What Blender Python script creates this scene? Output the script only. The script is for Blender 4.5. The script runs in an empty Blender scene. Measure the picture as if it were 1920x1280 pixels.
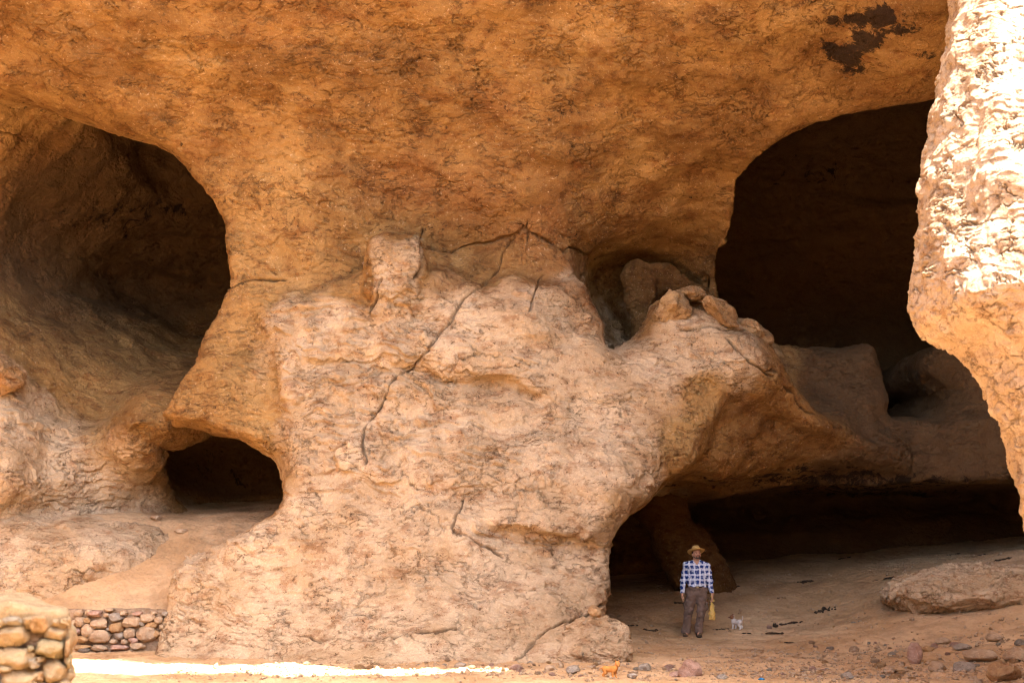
import bpy, bmesh, math, random
import numpy as np
from mathutils import Vector, Matrix
random.seed(7); rng = np.random.default_rng(7)
S = bpy.context.scene; COL = S.collection
rad = math.radians
# ------------------------------------------------------------------ camera
F = 2667.0; TH = rad(8.6); CAMZ = 1.65
cd = bpy.data.cameras.new("camera"); cam = bpy.data.objects.new("camera", cd); COL.objects.link(cam)
cd.sensor_width = 36; cd.lens = F/1920*36; cd.clip_end = 2000; cd.clip_start = 0.1
cam.location = (0, 0, CAMZ); cam.rotation_euler = (math.pi/2+TH, 0, 0); S.camera = cam
cd.dof.use_dof = True; cd.dof.focus_distance = 26.5; cd.dof.aperture_fstop = 2.4
# ------------------------------------------------------------------ light
SUNV = Vector((.2, -.32, .926)).normalized()
w = bpy.data.worlds.new("World"); S.world = w; w.use_nodes = True
nt = w.node_tree; sky = nt.nodes.new('ShaderNodeTexSky'); sky.sky_type = 'NISHITA'; sky.sun_disc = False
sky.sun_elevation = math.asin(SUNV.z); sky.sun_rotation = math.atan2(SUNV.x, SUNV.y)
sky.dust_density = 4.0; sky.ozone_density = 0.6; sky.air_density = 0.8
nt.links.new(sky.outputs[0], nt.nodes['Background'].inputs[0]); nt.nodes['Background'].inputs[1].default_value = 0.15
sl = bpy.data.lights.new("sun", 'SUN'); sl.energy = 4.3; sl.angle = rad(.5); sl.color = (1, .95, .87)
so = bpy.data.objects.new("sun", sl); COL.objects.link(so); so.rotation_euler = SUNV.to_track_quat('Z', 'Y').to_euler(); so.location = (10, -10, 30)
S.view_settings.view_transform = 'Standard'; S.view_settings.look = 'None'; S.view_settings.gamma = 1
S.view_settings.exposure = 3.1
S.render.engine = 'CYCLES'; cy = S.cycles
cy.use_adaptive_sampling = True; cy.adaptive_threshold = .025; cy.use_denoising = True; cy.denoiser = 'OPENIMAGEDENOISE'; cy.denoising_input_passes = 'RGB_ALBEDO_NORMAL'
cy.max_bounces = 7; cy.diffuse_bounces = 3; cy.glossy_bounces = 1; cy.transmission_bounces = 2; cy.transparent_max_bounces = 4
cy.caustics_reflective = False; cy.caustics_refractive = False; cy.sample_clamp_indirect = 6
cy.pixel_filter_type = 'BLACKMAN_HARRIS'; cy.filter_width = 1.05
cy.feature_set = 'EXPERIMENTAL'; cy.dicing_rate = 1.2; cy.max_subdivisions = 7; cy.offscreen_dicing_scale = 12
# ------------------------------------------------------------------ helpers
CT, ST = math.cos(TH), math.sin(TH)
def ray(px, py):
    a = (px-960)/F; u = (640-py)/F
    return a, CT-u*ST, ST+u*CT
def W(px, py, Y):
    a, dy, dz = ray(px, py); return np.array((a/dy*Y, Y, CAMZ+dz/dy*Y))
def proj(x, y, z):
    dz = z-CAMZ; fy = y*CT+dz*ST; uz = -y*ST+dz*CT
    fy = np.maximum(fy, .1); return 960+x/fy*F, 640-uz/fy*F
def hashn(ix, iy, iz, s):
    h = (ix*374761393+iy*668265263+iz*1274126177+s*974711) & 0xffffffff
    h = ((h ^ (h >> 13))*1103515245) & 0xffffffff
    return ((h ^ (h >> 16)) & 0xffff)/32767.5-1
def vnoise(p, s=0):
    i = np.floor(p).astype(np.int64); f = p-i; f = f*f*f*(f*(f*6-15)+10); r = 0
    for a in (0, 1):
        for b in (0, 1):
            for c in (0, 1):
                wt = (f[..., 0] if a else 1-f[..., 0])*(f[..., 1] if b else 1-f[..., 1])*(f[..., 2] if c else 1-f[..., 2])
                r = r+wt*hashn(i[..., 0]+a, i[..., 1]+b, i[..., 2]+c, s)
    return r
def fbm(p, o=4, s=0, g=.5):
    r = 0; a = 1; p = np.array(p, float)
    for k in range(o):
        r = r+a*vnoise(p, s+k*17); p = p*2.03+5.2; a *= g
    return r
def sst(a, b, x):
    t = np.clip((x-a)/(b-a), 0, 1); return t*t*(3-2*t)
def smin(a, b, k):
    h = np.maximum(k-np.abs(a-b), 0)/k; return np.minimum(a, b)-h*h*k*.25
def smax(a, b, k): return -smin(-a, -b, k)
class TPS:
    def __init__(s, P, V, lam=1e-3):
        P = np.array(P, float); V = np.array(V, float); n = len(P); s.P = P
        A = np.zeros((n+3, n+3)); A[:n, :n] = s.k(P, P)+np.eye(n)*lam; Q = np.c_[np.ones(n), P]; A[:n, n:] = Q; A[n:, :n] = Q.T
        s.c = np.linalg.solve(A, np.r_[V, 0, 0, 0])
    def k(s, a, b):
        r2 = ((a[:, None]-b[None])**2).sum(-1); return .5*r2*np.log(r2+1e-9)
    def __call__(s, x, z):
        sh = x.shape; q = np.c_[x.ravel(), z.ravel()]
        return (s.k(q, s.P)@s.c[:-3]+np.c_[np.ones(len(q)), q]@s.c[-3:]).reshape(sh)
def polysd(poly, x, z):
    d = np.full(x.shape, 1e9); ins = np.zeros(x.shape, bool); n = len(poly)
    for i in range(n):
        a = poly[i]; b = poly[(i+1) % n]; ex, ez = b[0]-a[0], b[1]-a[1]; wx, wz = x-a[0], z-a[1]
        t = np.clip((wx*ex+wz*ez)/(ex*ex+ez*ez+1e-12), 0, 1)
        d = np.minimum(d, (wx-ex*t)**2+(wz-ez*t)**2)
        if abs(ez) > 1e-9:
            c = ((a[1] > z) != (b[1] > z)) & (x < ex*(z-a[1])/ez+a[0]); ins ^= c
    return np.where(ins, -1, 1)*np.sqrt(d)
def linesd(pts, x, z):
    """unsigned, signed distance and the arc parameter of an open polyline"""
    best = np.full(x.shape, 1e9); sg = np.zeros(x.shape); par = np.zeros(x.shape); L = 0
    for a, b in zip(pts[:-1], pts[1:]):
        ex, ez = b[0]-a[0], b[1]-a[1]; l = math.hypot(ex, ez); wx, wz = x-a[0], z-a[1]
        t = np.clip((wx*ex+wz*ez)/(l*l), 0, 1); d = np.hypot(wx-ex*t, wz-ez*t); m = d < best
        cr = (ex*wz-ez*wx)/l
        best = np.where(m, d, best); sg = np.where(m, cr, sg); par = np.where(m, L+t*l, par); L += l
    return best, sg, par, L
def surfnets(f, org, h):
    """f: volume, negative inside -> verts, quads"""
    s = f < 0; nx, ny, nz = f.shape
    c = np.zeros((nx-1, ny-1, nz-1), np.int8); cs = []
    for a in (0, 1):
        for b in (0, 1):
            for d in (0, 1):
                cs.append((a, b, d)); c += s[a:nx-1+a, b:ny-1+b, d:nz-1+d]
    act = (c > 0) & (c < 8); I, J, K = np.nonzero(act)
    idx = np.full(act.shape, -1, np.int64); idx[I, J, K] = np.arange(len(I))
    val = {q: f[I+q[0], J+q[1], K+q[2]] for q in cs}
    sm = np.zeros((len(I), 3)); n = np.zeros(len(I))
    for p in cs:
        for ax in range(3):
            if p[ax] == 0:
                q = list(p); q[ax] = 1; q = tuple(q); va, vb = val[p], val[q]; m = (va < 0) != (vb < 0)
                t = np.where(m, va/(np.where(m, va-vb, 1)), 0)
                pt = np.array(p, float)[None].repeat(len(I), 0); pt[:, ax] += t
                sm[m] += pt[m]; n[m] += 1
    v = (sm/n[:, None]+np.c_[I, J, K])*h+np.array(org)
    quads = []
    for ax in range(3):
        sl0 = [slice(1, None)]*3; sl0[ax] = slice(0, -1); sl1 = [slice(1, None)]*3; sl1[ax] = slice(1, None)
        dom = [slice(1, n_-1) for n_ in f.shape]; dom[ax] = slice(0, f.shape[ax]-1)
        a0 = s[tuple(dom)]; d2 = list(dom); d2[ax] = slice(1, f.shape[ax]); a1 = s[tuple(d2)]
        o = [1, 1, 1]; o[ax] = 0
        X = np.argwhere(a0 != a1)
        if not len(X): continue
        flip = a0[tuple(X.T)]; g = X+np.array(o)
        u, w_ = [(1, 2), (2, 0), (0, 1)][ax]
        def cell(du, dw):
            q = g.copy(); q[:, u] -= du; q[:, w_] -= dw; return idx[tuple(q.T)]
        Q = np.stack([cell(1, 1), cell(0, 1), cell(0, 0), cell(1, 0)], 1)
        Q[~flip] = Q[~flip][:, ::-1]; quads.append(Q)
    Q = np.concatenate(quads); Q = Q[(Q >= 0).all(1)]
    return v, Q
def mesh_from(name, v, q, mat, parent=None, smooth=True, attrs=None, loc=None):
    me = bpy.data.meshes.new(name); v = np.asarray(v, np.float32); q = np.asarray(q)
    me.vertices.add(len(v)); me.vertices.foreach_set('co', v.ravel())
    k = q.shape[1]; me.loops.add(q.size); me.loops.foreach_set('vertex_index', q.ravel().astype(np.int32))
    me.polygons.add(len(q)); me.polygons.foreach_set('loop_start', np.arange(0, q.size, k, dtype=np.int32))
    me.update(calc_edges=True); me.validate()
    if smooth: me.polygons.foreach_set('use_smooth', np.ones(len(me.polygons), bool))
    for n_, a in (attrs or {}).items():
        at = me.attributes.new(n_, 'FLOAT', 'POINT'); at.data.foreach_set('value', np.asarray(a, np.float32))
    me.materials.append(mat); o = bpy.data.objects.new(name, me); COL.objects.link(o)
    if parent: o.parent = parent
    if loc is not None: o.location = loc
    return o
def adaptive(o, levels=1):
    m = o.modifiers.new("subdivision", 'SUBSURF'); m.levels = 0; m.render_levels = levels
    m.subdivision_type = 'CATMULL_CLARK'; o.cycles.use_adaptive_subdivision = True
def tag(o, label=None, cat=None, group=None, kind=None):
    if label: o['label'] = label
    if cat: o['category'] = cat
    if group: o['group'] = group
    if kind: o['kind'] = kind
    return o
def empty(name, loc=(0, 0, 0), rz=0, parent=None):
    o = bpy.data.objects.new(name, None); COL.objects.link(o); o.location = loc; o.rotation_euler = (0, 0, rz); o.empty_display_size = .2
    if parent: o.parent = parent
    return o
# ------------------------------------------------------------------ materials
class NB:
    def __init__(s, name):
        s.m = bpy.data.materials.new(name); s.m.use_nodes = True; s.t = s.m.node_tree; s.N = s.t.nodes
        s.b = s.N['Principled BSDF']; s.out = s.N['Material Output']; s.b.inputs['Specular IOR Level'].default_value = .15
        s.b.inputs['Roughness'].default_value = .95
    def put(s, sock, v):
        if isinstance(v, bpy.types.NodeSocket): s.t.links.new(v, sock)
        elif v is not None: sock.default_value = v
    def pos(s): return s.n('ShaderNodeNewGeometry').outputs['Position']
    def obj(s): return s.n('ShaderNodeTexCoord').outputs['Object']
    def n(s, t): return s.N.new(t)
    def math(s, op, a, b=None, c=None, clamp=False):
        n = s.n('ShaderNodeMath'); n.operation = op; n.use_clamp = clamp
        for i, v in enumerate((a, b, c)): s.put(n.inputs[i], v)
        return n.outputs[0]
    def vmath(s, op, a, b=None, sc=None):
        n = s.n('ShaderNodeVectorMath'); n.operation = op; s.put(n.inputs[0], a)
        if b is not None: s.put(n.inputs[1], b)
        if sc is not None: s.put(n.inputs['Scale'], sc)
        return n.outputs['Value'] if op in ('DOT_PRODUCT', 'LENGTH') else n.outputs[0]
    def noise(s, v, sc, det=4, rough=.55, col=False, dist=0):
        n = s.n('ShaderNodeTexNoise'); s.put(n.inputs['Vector'], v); n.inputs['Scale'].default_value = sc
        n.inputs['Detail'].default_value = det; n.inputs['Roughness'].default_value = rough; n.inputs['Distortion'].default_value = dist
        return n.outputs['Color' if col else 'Fac']
    def vor(s, v, sc, feat='F1', out='Distance', rnd=1):
        n = s.n('ShaderNodeTexVoronoi'); n.feature = feat; s.put(n.inputs['Vector'], v); n.inputs['Scale'].default_value = sc
        n.inputs['Randomness'].default_value = rnd; return n.outputs[out]
    def mr(s, v, a, b, c=0, d=1, smooth=True):
        n = s.n('ShaderNodeMapRange'); n.interpolation_type = 'SMOOTHSTEP' if smooth else 'LINEAR'
        for i, x in enumerate((v, a, b, c, d)): s.put(n.inputs[i], x)
        return n.outputs[0]
    def mix(s, f, a, b, mode='MIX'):
        n = s.n('ShaderNodeMix'); n.data_type = 'RGBA'; n.blend_type = mode; s.put(n.inputs[0], f)
        for sock, v in ((n.inputs[6], a), (n.inputs[7], b)): s.put(sock, (*v, 1) if isinstance(v, tuple) and len(v) == 3 else v)
        return n.outputs[2]
    def warp(s, v, sc, amt):
        c = s.noise(v, sc, 3, .5, True); c = s.vmath('SUBTRACT', c, (.5, .5, .5)); return s.vmath('ADD', v, s.vmath('SCALE', c, sc=amt))
    def attr(s, name):
        n = s.n('ShaderNodeAttribute'); n.attribute_name = name; return n.outputs['Fac']
    def disp(s, h, scale=1, method='BOTH'):
        n = s.n('ShaderNodeDisplacement'); s.put(n.inputs['Height'], h); n.inputs['Midlevel'].default_value = 0; n.inputs['Scale'].default_value = scale
        s.t.links.new(n.outputs[0], s.out.inputs['Displacement']); s.m.displacement_method = method
    def bump(s, h, dist=.02, st=1):
        n = s.n('ShaderNodeBump'); s.put(n.inputs['Height'], h); n.inputs['Distance'].default_value = dist; n.inputs['Strength'].default_value = st
        s.t.links.new(n.outputs[0], s.b.inputs['Normal'])
    def color(s, c): s.put(s.b.inputs['Base Color'], (*c, 1) if isinstance(c, tuple) else c)
OCHRE = (.325, .180, .062); OCHRE2 = (.20, .102, .032); PALE = (.57, .425, .27); PALE2 = (.47, .325, .185)
def sumn(nb, *a):
    r = a[0]
    for x in a[1:]: r = nb.math('ADD', r, x)
    return r
def rock_material(name, lump=1.0, use_attr=True, pale=1.0, sc=1.0, disp=True, flake=.7, tint=None):
    nb = NB(name); P = nb.pos() if disp else nb.obj()
    pa = nb.attr('pale') if use_attr else None
    fl = nb.math('ADD', nb.attr('flk'), .16) if use_attr else flake
    med = nb.noise(P, 1.5*sc, 3, .45); fine = nb.noise(P, 9*sc, 4, .6)
    sep = nb.n('ShaderNodeSeparateXYZ'); nb.put(sep.inputs[0], P)
    wn = nb.noise(nb.vmath('MULTIPLY', P, (.75, .75, 1.1)), .8*sc, 3, .5)
    wn2 = nb.noise(nb.vmath('MULTIPLY', P, (.7, .7, 1.2)), 3.4*sc, 2, .5)
    zt = nb.math('MULTIPLY_ADD', sep.outputs[0], .16, sep.outputs[2])
    def saw(k, a1, a2, lip):      # overlapping flakes: each swells downwards and breaks off under a lip
        t = sumn(nb, nb.math('MULTIPLY', zt, k), nb.math('MULTIPLY', wn, a1), nb.math('MULTIPLY', wn2, a2))
        fr = nb.math('SUBTRACT', 1.0, nb.math('FRACT', t)); return nb.math('MULTIPLY', nb.math('POWER', fr, 1.6), nb.mr(fr, 1.0, 1.0-lip, 0, 1))
    g1 = nb.mr(nb.noise(P, 1.15*sc, 3, .55), .46, .66); g2 = nb.mr(nb.noise(nb.vmath('ADD', P, (7, 3, 5)), 1.7*sc, 3, .55), .43, .62)
    s1 = saw(1.5*sc, 5.0, .55, .06); s2 = saw(4.6*sc, 9.0, 1.5, .08); s3 = saw(9*sc, 15.0, 3.5, .14)
    e1 = nb.vor(nb.vmath('ADD', nb.vmath('MULTIPLY', P, (.6, .6, 1.5)), nb.vmath('SCALE', nb.noise(P, 1.9*sc, 4, .65, True), sc=.95/sc)), 1.5*sc, 'DISTANCE_TO_EDGE')
    cg = nb.mr(nb.noise(nb.vmath('ADD', P, (1, 9, 2)), .9*sc, 3, .6), .5, .62)
    ck = nb.math('MULTIPLY', nb.mr(e1, .006, .035, 1, 0), cg)
    e2 = nb.vor(nb.vmath('ADD', nb.vmath('MULTIPLY', P, (.7, .7, 1.7)), nb.vmath('SCALE', nb.noise(P, 4.5*sc, 3, .65, True), sc=.35/sc)), 3.6*sc, 'DISTANCE_TO_EDGE')
    ck = nb.math('MAXIMUM', ck, nb.math('MULTIPLY', nb.mr(e2, .01, .06, .7, 0), nb.mr(nb.noise(nb.vmath('ADD', P, (5, 2, 8)), 1.3*sc, 3, .6), .5, .6)))
    pn = nb.vor(nb.vmath('ADD', P, nb.vmath('SCALE', nb.noise(P, 6*sc, 2, .5, True), sc=.12/sc)), 5.5*sc, 'F1')
    pg = nb.mr(nb.noise(P, 2.3*sc, 4, .65), .55, .68); pit = nb.math('MULTIPLY', nb.mr(pn, .12, .26, 1, 0), pg)
    h = sumn(nb, nb.math('MULTIPLY', nb.math('SUBTRACT', med, .5), .22*lump/sc), nb.math('MULTIPLY', nb.math('SUBTRACT', fine, .5), .05/sc),
             nb.math('MULTIPLY', nb.math('MULTIPLY', s1, g1), nb.math('MULTIPLY', fl, .18/sc)), nb.math('MULTIPLY', nb.math('MULTIPLY', s3, nb.mr(nb.noise(nb.vmath('ADD', P, (2, 6, 3)), 1.4*sc, 3, .6), .4, .6)), nb.math('MULTIPLY', fl, .038/sc)),
             nb.math('MULTIPLY', nb.math('MULTIPLY', s2, g2), nb.math('MULTIPLY', fl, .11/sc)),
             nb.math('MULTIPLY', ck, -.06*lump/sc), nb.math('MULTIPLY', pit, -.055*lump/sc))
    if use_attr:
        cda = nb.attr('crk'); cm = nb.attr('crm'); cdn = nb.math('ADD', nb.math('ABSOLUTE', cda), nb.math('MULTIPLY', nb.math('SUBTRACT', nb.noise(P, 4, 2), .42), .05))
        cr = nb.math('MULTIPLY', nb.mr(cdn, .004, nb.math('MULTIPLY', nb.noise(P, 2.2, 3), .075), 1, 0), nb.math('MULTIPLY', nb.mr(cm, .1, .2, 1, 0), nb.mr(nb.noise(P, 1.3, 3), .3, .42, .6, 1)))
        h = nb.math('ADD', h, nb.math('MULTIPLY', cr, -.10))
    mott = nb.noise(P, .8*sc, 6, .62)
    och = nb.mix(nb.mr(mott, .36, .64), OCHRE2, OCHRE); pl = nb.mix(nb.mr(mott, .40, .62), PALE2, PALE)
    och = nb.mix(nb.mr(nb.noise(nb.vmath('MULTIPLY', P, (1, 1, .3)), .55*sc, 5, .6), .5, .66, 0, .5), och, (.46, .285, .11)); och = nb.mix(nb.mr(nb.noise(nb.vmath('MULTIPLY', P, (.6, .6, 1.2)), .28*sc, 5, .65), .52, .68, 0, .55), och, (.22, .095, .035))
    if use_attr:
        pf = nb.math('ADD', pa, nb.math('MULTIPLY', nb.math('SUBTRACT', med, .5), .8)); pf = nb.mr(pf, .2, .8)
        c = nb.mix(pf, och, pl)
    else: c = nb.mix(pale, och, pl)
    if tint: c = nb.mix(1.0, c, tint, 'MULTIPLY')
    spk = nb.noise(P, 17*sc, 4, .65)
    c = nb.mix(nb.math('MULTIPLY', nb.mr(spk, .57, .72, 0, .55), nb.mr(nb.noise(P, 2.1*sc, 3), .4, .6, .25, 1)), c, nb.mix(.6, c, (.85, .66, .45)))
    dk = nb.noise(nb.vmath('MULTIPLY', P, (1, 1, 1.8)), 2.6*sc, 7, .72)
    c = nb.mix(nb.mr(dk, .48, .66, 0, .8), c, nb.mix(1.0, c, (.60, .46, .38), 'MULTIPLY'))
    spd = nb.noise(nb.vmath('ADD', P, (3, 1, 4)), 14*sc, 4, .7)
    c = nb.mix(nb.math('MULTIPLY', nb.mr(spd, .57, .68, 0, .8), nb.mr(dk, .42, .56)), c, (.07, .035, .018))
    c = nb.mix(nb.math('MULTIPLY', ck, .35), c, (.12, .065, .03))
    if use_attr:   # fine dark bedding streaks in the ochre rock
        bed = nb.noise(nb.vmath('MULTIPLY', nb.vmath('ADD', P, nb.vmath('SCALE', nb.noise(P, .8, 3, .6, True), sc=.9)), (.9, .9, 4.2)), 1.9, 7, .72)
        bm_ = nb.math('MULTIPLY', nb.mr(bed, .53, .66, 0, .75), nb.mr(nb.noise(nb.vmath('MULTIPLY', P, (.5, .5, .9)), .55, 3), .42, .58)); bm_ = nb.math('MULTIPLY', bm_, nb.math('MULTIPLY_ADD', pa, -.75, 1.0))
        c = nb.mix(bm_, c, (.085, .045, .02)); h = nb.math('ADD', h, nb.math('MULTIPLY', bm_, -.035))
    c = nb.mix(nb.math('MULTIPLY', pit, .5), c, (.06, .032, .018))
    if use_attr:
        shd = nb.math('ADD', nb.attr('cave_shade'), nb.math('MULTIPLY', nb.math('SUBTRACT', mott, .5), .5)); c = nb.mix(nb.mr(shd, .1, .85, 0, .86), c, (.095, .056, .028))  # per-vertex cave shade, painted as a darker base colour
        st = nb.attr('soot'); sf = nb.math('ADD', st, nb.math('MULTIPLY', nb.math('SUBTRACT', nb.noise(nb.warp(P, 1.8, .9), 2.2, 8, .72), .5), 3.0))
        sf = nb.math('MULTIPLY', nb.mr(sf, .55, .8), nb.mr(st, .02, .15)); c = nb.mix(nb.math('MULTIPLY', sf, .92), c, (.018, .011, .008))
        c = nb.mix(nb.math('MULTIPLY', cr, .65), c, (.08, .045, .022))
    nb.color(c)
    # hairline cracks and grain, below the size of the displaced relief
    rl = nb.math('ABSOLUTE', nb.math('SUBTRACT', nb.noise(nb.vmath('MULTIPLY', nb.vmath('ADD', P, nb.vmath('SCALE', nb.noise(P, 3*sc, 2, .5, True), sc=.25/sc)), (1, 1, 2.4)), 2.3*sc, 5, .62), .5))
    hl = nb.math('MULTIPLY', nb.mr(rl, .002, .013, 1, 0), nb.mr(nb.noise(nb.vmath('ADD', P, (4, 4, 4)), 1.5*sc, 3, .6), .46, .6))
    c = nb.mix(nb.math('MULTIPLY', hl, .5), c, (.12, .065, .03))
    gr = nb.noise(P, 32*sc, 3, .7); c = nb.mix(nb.mr(gr, .3, .7, .22, 0), c, nb.mix(1.0, c, (.55, .45, .38), 'MULTIPLY')); c = nb.mix(nb.mr(gr, .55, .72, 0, .5), c, nb.mix(1.0, c, (1.45, 1.4, 1.35), 'MULTIPLY'))
    nb.color(c)
    if disp: nb.disp(h, 1, 'DISPLACEMENT'); nb.bump(nb.math('ADD', nb.math('MULTIPLY', gr, .9), nb.math('MULTIPLY', hl, -.8)), .03/sc)
    else: nb.bump(h, 1.0)
    return nb.m
M_cliff = rock_material('cliff_rock')
M_fore = rock_material('foreground_rock', use_attr=False, pale=1.0, sc=1.7, flake=.38, lump=2.0, tint=(.72, .73, .78))
def dirt_material(name, disp=True):
    nb = NB(name); P = nb.pos()
    a = nb.noise(P, .5, 5, .6); b = nb.noise(P, 3, 8, .65); f = nb.noise(P, 24, 5, .7)
    stones = nb.vor(nb.warp(P, 5, .1), 9, 'F1'); sc_ = nb.mr(stones, .12, .3, 1, 0); sg = nb.mr(nb.noise(P, 1.6, 4), .5, .62)
    st = nb.math('MULTIPLY', sc_, sg)
    c = nb.mix(nb.mr(a, .35, .65), (.44, .262, .125), (.57, .375, .205)); c = nb.mix(nb.mr(b, .5, .75, 0, .5), c, (.20, .125, .07))
    c = nb.mix(nb.mr(f, .6, .75, 0, .5), c, (.55, .42, .30)); c = nb.mix(nb.math('MULTIPLY', st, .5), c, (.45, .33, .23))
    db = nb.noise(nb.vmath('MULTIPLY', P, (1, 1.8, 1)), 34, 3, .7); c = nb.mix(nb.math('MULTIPLY', nb.mr(db, .62, .70, 0, .8), nb.mr(b, .4, .55)), c, (.08, .05, .03)); c = nb.mix(nb.mr(nb.noise(P, 1.1, 6, .65), .48, .66, 0, .5), c, (.25, .145, .07))
    nb.color(c)
    h = sumn(nb, nb.math('MULTIPLY', nb.math('SUBTRACT', b, .5), .15), nb.math('MULTIPLY', nb.math('SUBTRACT', f, .5), .04), nb.math('MULTIPLY', st, .025))
    if disp: nb.disp(h, 1, 'DISPLACEMENT')
    else: nb.bump(h, 1)
    return nb.m
M_dirt = dirt_material('dirt')
def simple(name, col, var=.25, scale=8, rough=.9, bump=.01, bscale=30, col2=None):
    nb = NB(name); P = nb.obj(); f = nb.mr(nb.noise(P, scale, 5, .6), .35, .65)
    c2 = col2 or tuple(x*(1-var) for x in col); nb.color(nb.mix(f, c2, col)); nb.b.inputs['Roughness'].default_value = rough
    if bump: nb.bump(nb.noise(P, bscale, 4, .6), bump)
    return nb.m
# ------------------------------------------------------------------ ground height
GP = []
for x in (-40, -20, -8, 0, 8, 20, 40):
    for y in (-40, -10, 5, 14, 19, 22.3): GP.append((x, y, .0))
for px, py, Y in [(1200, 1260, 21), (1150, 1205, 26), (1310, 1195, 28), (1500, 1240, 23.5), (1800, 1240, 23.5), (1800, 1190, 25.6), (1700, 1150, 28),
                  (1500, 1130, 31), (1400, 1068, 35), (1150, 1110, 33), (1900, 1030, 34), (1900, 1058, 30), (1900, 1140, 26.5), (1600, 1050, 35.5), (1400, 1160, 30), (1250, 1130, 31),
                  (1250, 1085, 36), (1650, 1080, 32)]:
    GP.append(tuple(W(px, py, Y)))
GP += [(-4, 26, 0), (-8, 24, 0), (-12, 24, 0), (-4, 34, .5), (-12, 34, .5), (0, 30, .3), (14, 30, 2), (18, 36, 2.5), (6, 42, 2), (14, 44, 2.5), (-10, 44, 1)]
g0 = TPS([(a, b) for a, b, c in GP], [c for a, b, c in GP], .3)
LP = [tuple(W(*q)) for q in [(140, 1142, 25.6), (320, 1142, 25.8), (240, 1135, 25.9), (310, 1060, 26.9), (300, 1100, 26.3), (350, 1000, 27.9), (450, 975, 28.6), (380, 962, 30.5), (100, 970, 28.6), (500, 965, 29),
      (200, 1100, 26.2), (0, 1110, 26.2)]]+[(-14, 28, 2.4), (-12, 33, 2.9), (-6, 33, 2.9), (-14, 26, 1.2), (-5, 30, 2.6)]
g1 = TPS([(a, b) for a, b, c in LP], [c for a, b, c in LP], .05)
def ground(x, y):
    x = np.asarray(x, float); y = np.asarray(y, float)
    b = g0(x, y); b = np.where(y < 19, b*sst(10, 19, y), b); l = np.clip(g1(x, y), 0, 3.2)
    m = sst(25.42, 25.56, y+.0*x)*(1-sst(-5.0, -3.8, x))
    return b*(1-m)+l*m
def ground_hit(px, py, y0=15, y1=42):
    ys = np.arange(y0, y1, .05); a, dy, dz = ray(px, py); gx = a/dy*ys; gz = CAMZ+dz/dy*ys
    h = ground(gx, ys); k = np.nonzero(gz < h)[0]; i = k[0] if len(k) else 0
    return Vector((gx[i], ys[i], h[i]))
def axis(a, b, c, d, fine, coarse):
    L = [np.arange(a, b, coarse), np.arange(b, c, fine), np.arange(c, d+coarse, coarse)]; return np.concatenate(L)
gx = axis(-160, -13, 15, 160, .12, 7); gy = axis(-160, 17, 40, 110, .12, 7)
X, Y = np.meshgrid(gx, gy, indexing='ij'); Z = ground(X, Y)
Z = Z+.04*fbm(np.stack([X*.9, Y*.9, X*0], -1), 3)*((Y > 16) & (Y < 42))+.02*fbm(np.stack([X*3, Y*3, X*0], -1), 2, 5)*((Y > 16) & (Y < 42))
nx, ny = X.shape; I = np.arange(nx*ny).reshape(nx, ny)
Q = np.stack([I[:-1, :-1], I[1:, :-1], I[1:, 1:], I[:-1, 1:]], -1).reshape(-1, 4)
go = mesh_from('ground', np.stack([X, Y, Z], -1).reshape(-1, 3), Q, M_dirt); tag(go, kind='structure'); adaptive(go)
def gz(x, y):   # ground with its small swells
    x = np.asarray(x, float); y = np.asarray(y, float)
    return ground(x, y)+.04*fbm(np.stack([x*.9, y*.9, x*0], -1), 3)+.02*fbm(np.stack([x*3, y*3, x*0], -1), 2, 5)
# ------------------------------------------------------------------ the cliff
H = .13
ax_ = np.arange(-17, 17.5, H); ay = np.arange(12.6, 46, H); az = np.arange(-1.2, 19.5, H)
GX, GZ = np.meshgrid(ax_, az, indexing='ij')                      # 2-D fields over the face of the cliff
def field(pts, extra=(), lam=.05):
    q = [tuple(W(*p)) for p in pts]+list(extra); return TPS([(a, c) for a, b, c in q], [b for a, b, c in q], lam)(GX, GZ)
def poly(pts, dY=0): return [(W(p[0], p[1], p[2]+dY)[0], W(p[0], p[1], p[2]+dY)[2]) for p in pts]
H0 = field([(-250, 0, 24.5), (0, 0, 24.3), (300, 0, 24), (700, 0, 24), (1100, 0, 23.8), (1500, 0, 22.6), (1760, 0, 21.5), (2100, 0, 21.5),
            (0, 130, 25.6), (200, 150, 25.3), (1600, 150, 24), (1850, 130, 24),
            (300, 230, 26), (600, 250, 26), (900, 250, 26.2), (1200, 250, 26.1), (1450, 250, 25.4),
            (420, 400, 26.8), (600, 400, 26.7), (900, 400, 27), (1060, 400, 27.1), (1110, 430, 28.2), (1250, 420, 28.8), (1375, 400, 27.9),
            (420, 540, 26.8), (600, 540, 27), (740, 440, 27.3), (900, 455, 27.6), (1000, 500, 27.6), (1060, 500, 27.6), (1110, 500, 30.2), (1150, 540, 31.6), (1300, 540, 31.0), (1380, 520, 28.6),
            (300, 700, 26.5), (420, 700, 26.4), (300, 800, 26.6), (450, 840, 26), (520, 870, 26), (500, 650, 26.7), (1150, 640, 30.8), (1300, 700, 30.6), (540, 960, 26.2),
            (900, 800, 27.4), (900, 1000, 27)],
           [(-15, 23, 14.5), (-15, 26, 8), (-15, 26, 2), (15, 21.5, 14), (15, 25, 8), (15, 25, 2), (0, 27.5, 0), (-8, 27, 0), (8, 28, 0),
            (-16, 19.2, 17), (-8, 18.8, 17), (0, 16.9, 17), (5, 16.1, 16.7), (9.5, 17.5, 17), (16, 17.4, 17), (-16, 18, 19.4), (-6, 17.6, 19.4), (1, 15.8, 19.4), (6, 15.4, 19.4), (16, 16.4, 19.4)])
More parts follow.
